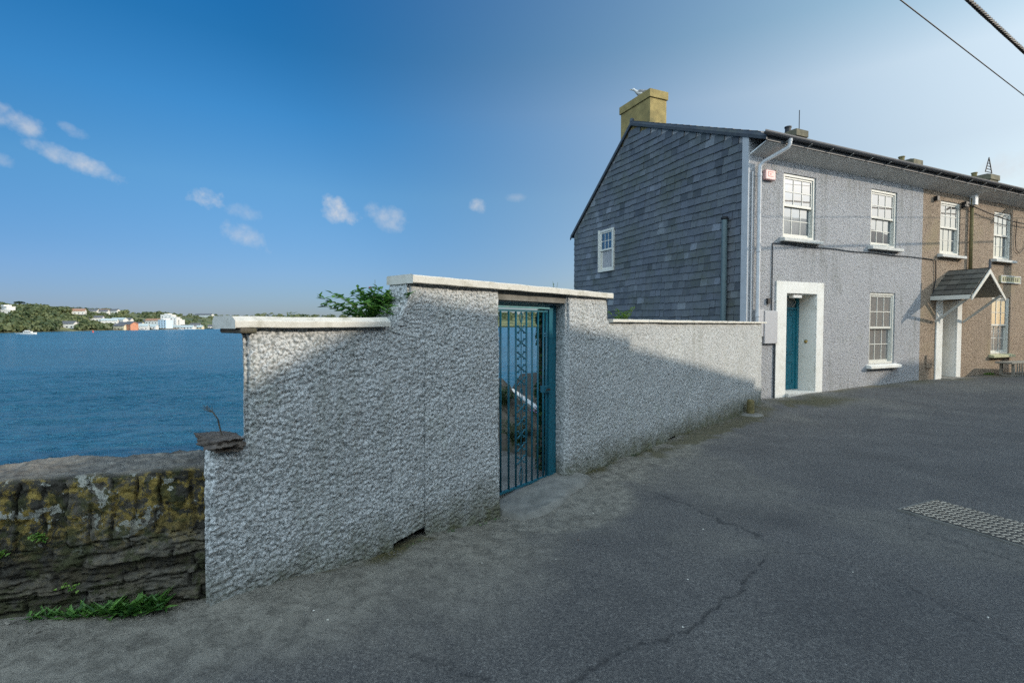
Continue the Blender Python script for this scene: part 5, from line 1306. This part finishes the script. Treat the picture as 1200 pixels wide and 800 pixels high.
mb = MB(); mb.lathe([(.5, -.2), (.7, .1), (.65, .6), (.3, .8), (.15, 1.7), (.25, 1.75), (.1, 2.0)], n=10); mb.build('float', simple('buoy_red', (.55,.08,.06), .5, .1, 5, 0), o)

# ================================================================== WORLD
w = bpy.data.worlds.new('World'); scene.world = w; w.use_nodes = True
t = w.node_tree; bg = t.nodes['Background']
sky = t.nodes.new('ShaderNodeTexSky'); sky.sky_type = 'NISHITA'; sky.sun_disc = False
el = math.asin(SUNV.z); az = math.atan2(SUNV.x, SUNV.y)
sky.sun_elevation = el; sky.sun_rotation = az; sky.air_density = 1.0; sky.dust_density = .35; sky.ozone_density = 1.8; sky.altitude = 0
tc = t.nodes.new('ShaderNodeTexCoord'); sx = t.nodes.new('ShaderNodeSeparateXYZ'); t.links.new(tc.outputs['Generated'], sx.inputs[0])
azn = math_(t, 'ARCTAN2', sx.outputs[0], sx.outputs[1]); eln = math_(t, 'ARCSINE', sx.outputs[2])
nz = nd(t, 'ShaderNodeTexNoise'); nz.inputs['Scale'].default_value = 9; nz.inputs['Detail'].default_value = 7; nz.inputs['Roughness'].default_value = .62
t.links.new(tc.outputs['Generated'], nz.inputs['Vector']); sp = nd(t, 'ShaderNodeSeparateColor'); t.links.new(nz.outputs['Color'], sp.inputs[0])
def dirof(u, v):
    th = math.atan(19/590); x = (u-600)/590; z = -(v-400)/590
    d = Vector((x, math.cos(th) + z*math.sin(th), -math.sin(th) + z*math.cos(th))).normalized(); return math.atan2(d.x, d.y), math.asin(d.z)
nz2 = nd(t, 'ShaderNodeTexNoise'); nz2.inputs['Scale'].default_value = 34; nz2.inputs['Detail'].default_value = 9; nz2.inputs['Roughness'].default_value = .6; t.links.new(tc.outputs['Generated'], nz2.inputs['Vector'])
total = None
CL = [(12,138,40,15,-14,.62),(88,153,20,8,-12,.42),(3,187,18,8,-8,.38),(88,190,50,11,-14,.66),(244,234,26,12,-2,.95),(283,248,24,9,-12,.35),(288,277,28,14,-18,.55),(396,248,24,15,-28,1.0),(458,256,26,13,-18,.55),(560,242,11,8,0,.7),(605,232,12,5,0,.25),(1185,198,60,20,6,.7),(1240,215,90,26,4,.8)]
for (u, v, ru, rv, tilt, amp) in CL:
    a0, e0 = dirof(u, v); a1, _ = dirof(u + 4, v); _, e1 = dirof(u, v - 4); sa = (a1 - a0) / 4; se = (e1 - e0) / 4
    dx = math_(t, 'MULTIPLY', math_(t, 'SUBTRACT', azn, a0), 1 / (sa * ru)); dy = math_(t, 'MULTIPLY', math_(t, 'SUBTRACT', eln, e0), 1 / (se * rv))
    T_ = R(-tilt); k = ru / rv
    # tilt in pixel space
    ca, sa_ = math.cos(T_), math.sin(T_)
    xx = math_(t, 'ADD', math_(t, 'MULTIPLY', dx, ca), math_(t, 'MULTIPLY', dy, -sa_ / k)); yy = math_(t, 'ADD', math_(t, 'MULTIPLY', dx, sa_ * k), math_(t, 'MULTIPLY', dy, ca))
    r2 = math_(t, 'ADD', math_(t, 'MULTIPLY', xx, xx), math_(t, 'MULTIPLY', yy, yy))
    r2 = math_(t, 'ADD', r2, math_(t, 'MULTIPLY', math_(t, 'SUBTRACT', nz.outputs['Fac'], .5), 2.6)); r2 = math_(t, 'ADD', r2, math_(t, 'MULTIPLY', math_(t, 'SUBTRACT', nz2.outputs['Fac'], .5), 4.2))
    f = math_(t, 'POWER', ramp(t, r2, 1.25, -.55, 0, 1), 1.25); f = math_(t, 'MULTIPLY', f, amp)
    total = f if total is None else math_(t, 'MAXIMUM', total, f)
cl = nd(t, 'ShaderNodeMix', data_type='RGBA'); t.links.new(math_(t, 'MULTIPLY', total, .9), cl.inputs[0]); t.links.new(sky.outputs[0], cl.inputs[6]); cl.inputs[7].default_value = (2.7, 2.75, 2.85, 1)
# deeper, cooler sky away from the sun (clear dry air), milky towards it
def cramp(stops):
    n = nd(t, 'ShaderNodeValToRGB'); t.links.new(sx.outputs[2], n.inputs[0]); e = n.color_ramp.elements
    e[0].position, e[0].color = stops[0][0], (*stops[0][1], 1); e[1].position, e[1].color = stops[-1][0], (*stops[-1][1], 1)
    for p, c in stops[1:-1]: q = e.new(p); q.color = (*c, 1)
    return n.outputs[0]
cA = cramp([(0, (.207,.257,.426)), (.09, (.25,.336,.50)), (.24, (.25,.45,.58)), (.35, (.15,.44,.62)), (.45, (.075,.37,.56)), (.55, (.04,.36,.60))])
cB = cramp([(0, (.80,.68,.58)), (.15, (1.0,.80,.64)), (.27, (1.18,.90,.68)), (.38, (1.6,1.2,.85)), (.47, (1.15,1.06,.80)), (.6, (1.0,1.0,.85))])
dt = nd(t, 'ShaderNodeVectorMath', operation='DOT_PRODUCT'); t.links.new(tc.outputs['Generated'], dt.inputs[0]); dt.inputs[1].default_value = (SUNV.x, SUNV.y, SUNV.z)
aw = nd(t, 'ShaderNodeMapRange', interpolation_type='SMOOTHSTEP'); t.links.new(dt.outputs['Value'], aw.inputs[0]); aw.inputs[1].default_value = -.35; aw.inputs[2].default_value = .75
tm = nd(t, 'ShaderNodeMix', data_type='RGBA'); t.links.new(aw.outputs[0], tm.inputs[0]); t.links.new(cA, tm.inputs[6]); t.links.new(cB, tm.inputs[7])
aw3 = nd(t, 'ShaderNodeMapRange', interpolation_type='SMOOTHSTEP'); t.links.new(dt.outputs['Value'], aw3.inputs[0]); aw3.inputs[1].default_value = -.95; aw3.inputs[2].default_value = -.35
cC = cramp([(0, (.66,.66,.80)), (.13, (.42,.52,.60)), (.3, (.26,.44,.48)), (.7, (.2,.4,.46))]); t3 = mixc(t, aw3.outputs[0], cC, (1, 1, 1)); t4 = mixc(t, 1.0, tm.outputs[2], t3, 'MULTIPLY')
tn = nd(t, 'ShaderNodeMix', data_type='RGBA', blend_type='MULTIPLY'); tn.inputs[0].default_value = 1; t.links.new(sky.outputs[0], tn.inputs[6]); t.links.new(t4, tn.inputs[7]); t.links.new(tn.outputs[2], cl.inputs[6])
# bright broken cloud added to the unseen sky behind the camera, lifts the shade
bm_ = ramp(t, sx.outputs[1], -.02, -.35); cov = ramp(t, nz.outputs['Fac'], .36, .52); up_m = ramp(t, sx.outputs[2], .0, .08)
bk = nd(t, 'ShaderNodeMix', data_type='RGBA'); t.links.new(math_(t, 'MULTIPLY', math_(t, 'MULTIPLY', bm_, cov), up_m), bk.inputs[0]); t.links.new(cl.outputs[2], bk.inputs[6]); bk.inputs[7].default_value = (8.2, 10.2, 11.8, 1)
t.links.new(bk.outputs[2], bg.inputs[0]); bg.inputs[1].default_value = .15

sd_ = bpy.data.lights.new('sun', 'SUN'); sd_.energy = 2.0; sd_.angle = R(.55); sd_.color = (1, .90, .76)
so_ = bpy.data.objects.new('sun', sd_); COL.objects.link(so_); so_.rotation_euler = SUNV.to_track_quat('Z', 'Y').to_euler()

# ================================================================== CAMERA
cam = bpy.data.cameras.new('camera'); cam.sensor_width = 36; cam.lens = 590 / 1200 * 36; cam.clip_start = .05; cam.clip_end = 20000
co = bpy.data.objects.new('camera', cam); COL.objects.link(co); co.location = (0, 0, EYE); co.rotation_euler = (R(90) - math.atan(19/590), 0, 0)
scene.camera = co
scene.view_settings.view_transform = 'Standard'; scene.view_settings.look = 'None'; scene.view_settings.exposure = 0.75; scene.view_settings.gamma = 1
scene.render.engine = 'CYCLES'; scene.cycles.use_denoising = False; scene.cycles.use_adaptive_sampling = False; scene.cycles.max_bounces = 6; scene.cycles.diffuse_bounces = 3; scene.cycles.glossy_bounces = 3; scene.cycles.transmission_bounces = 3
scene.cycles.sample_clamp_indirect = 4; scene.cycles.caustics_reflective = False; scene.cycles.caustics_refractive = False
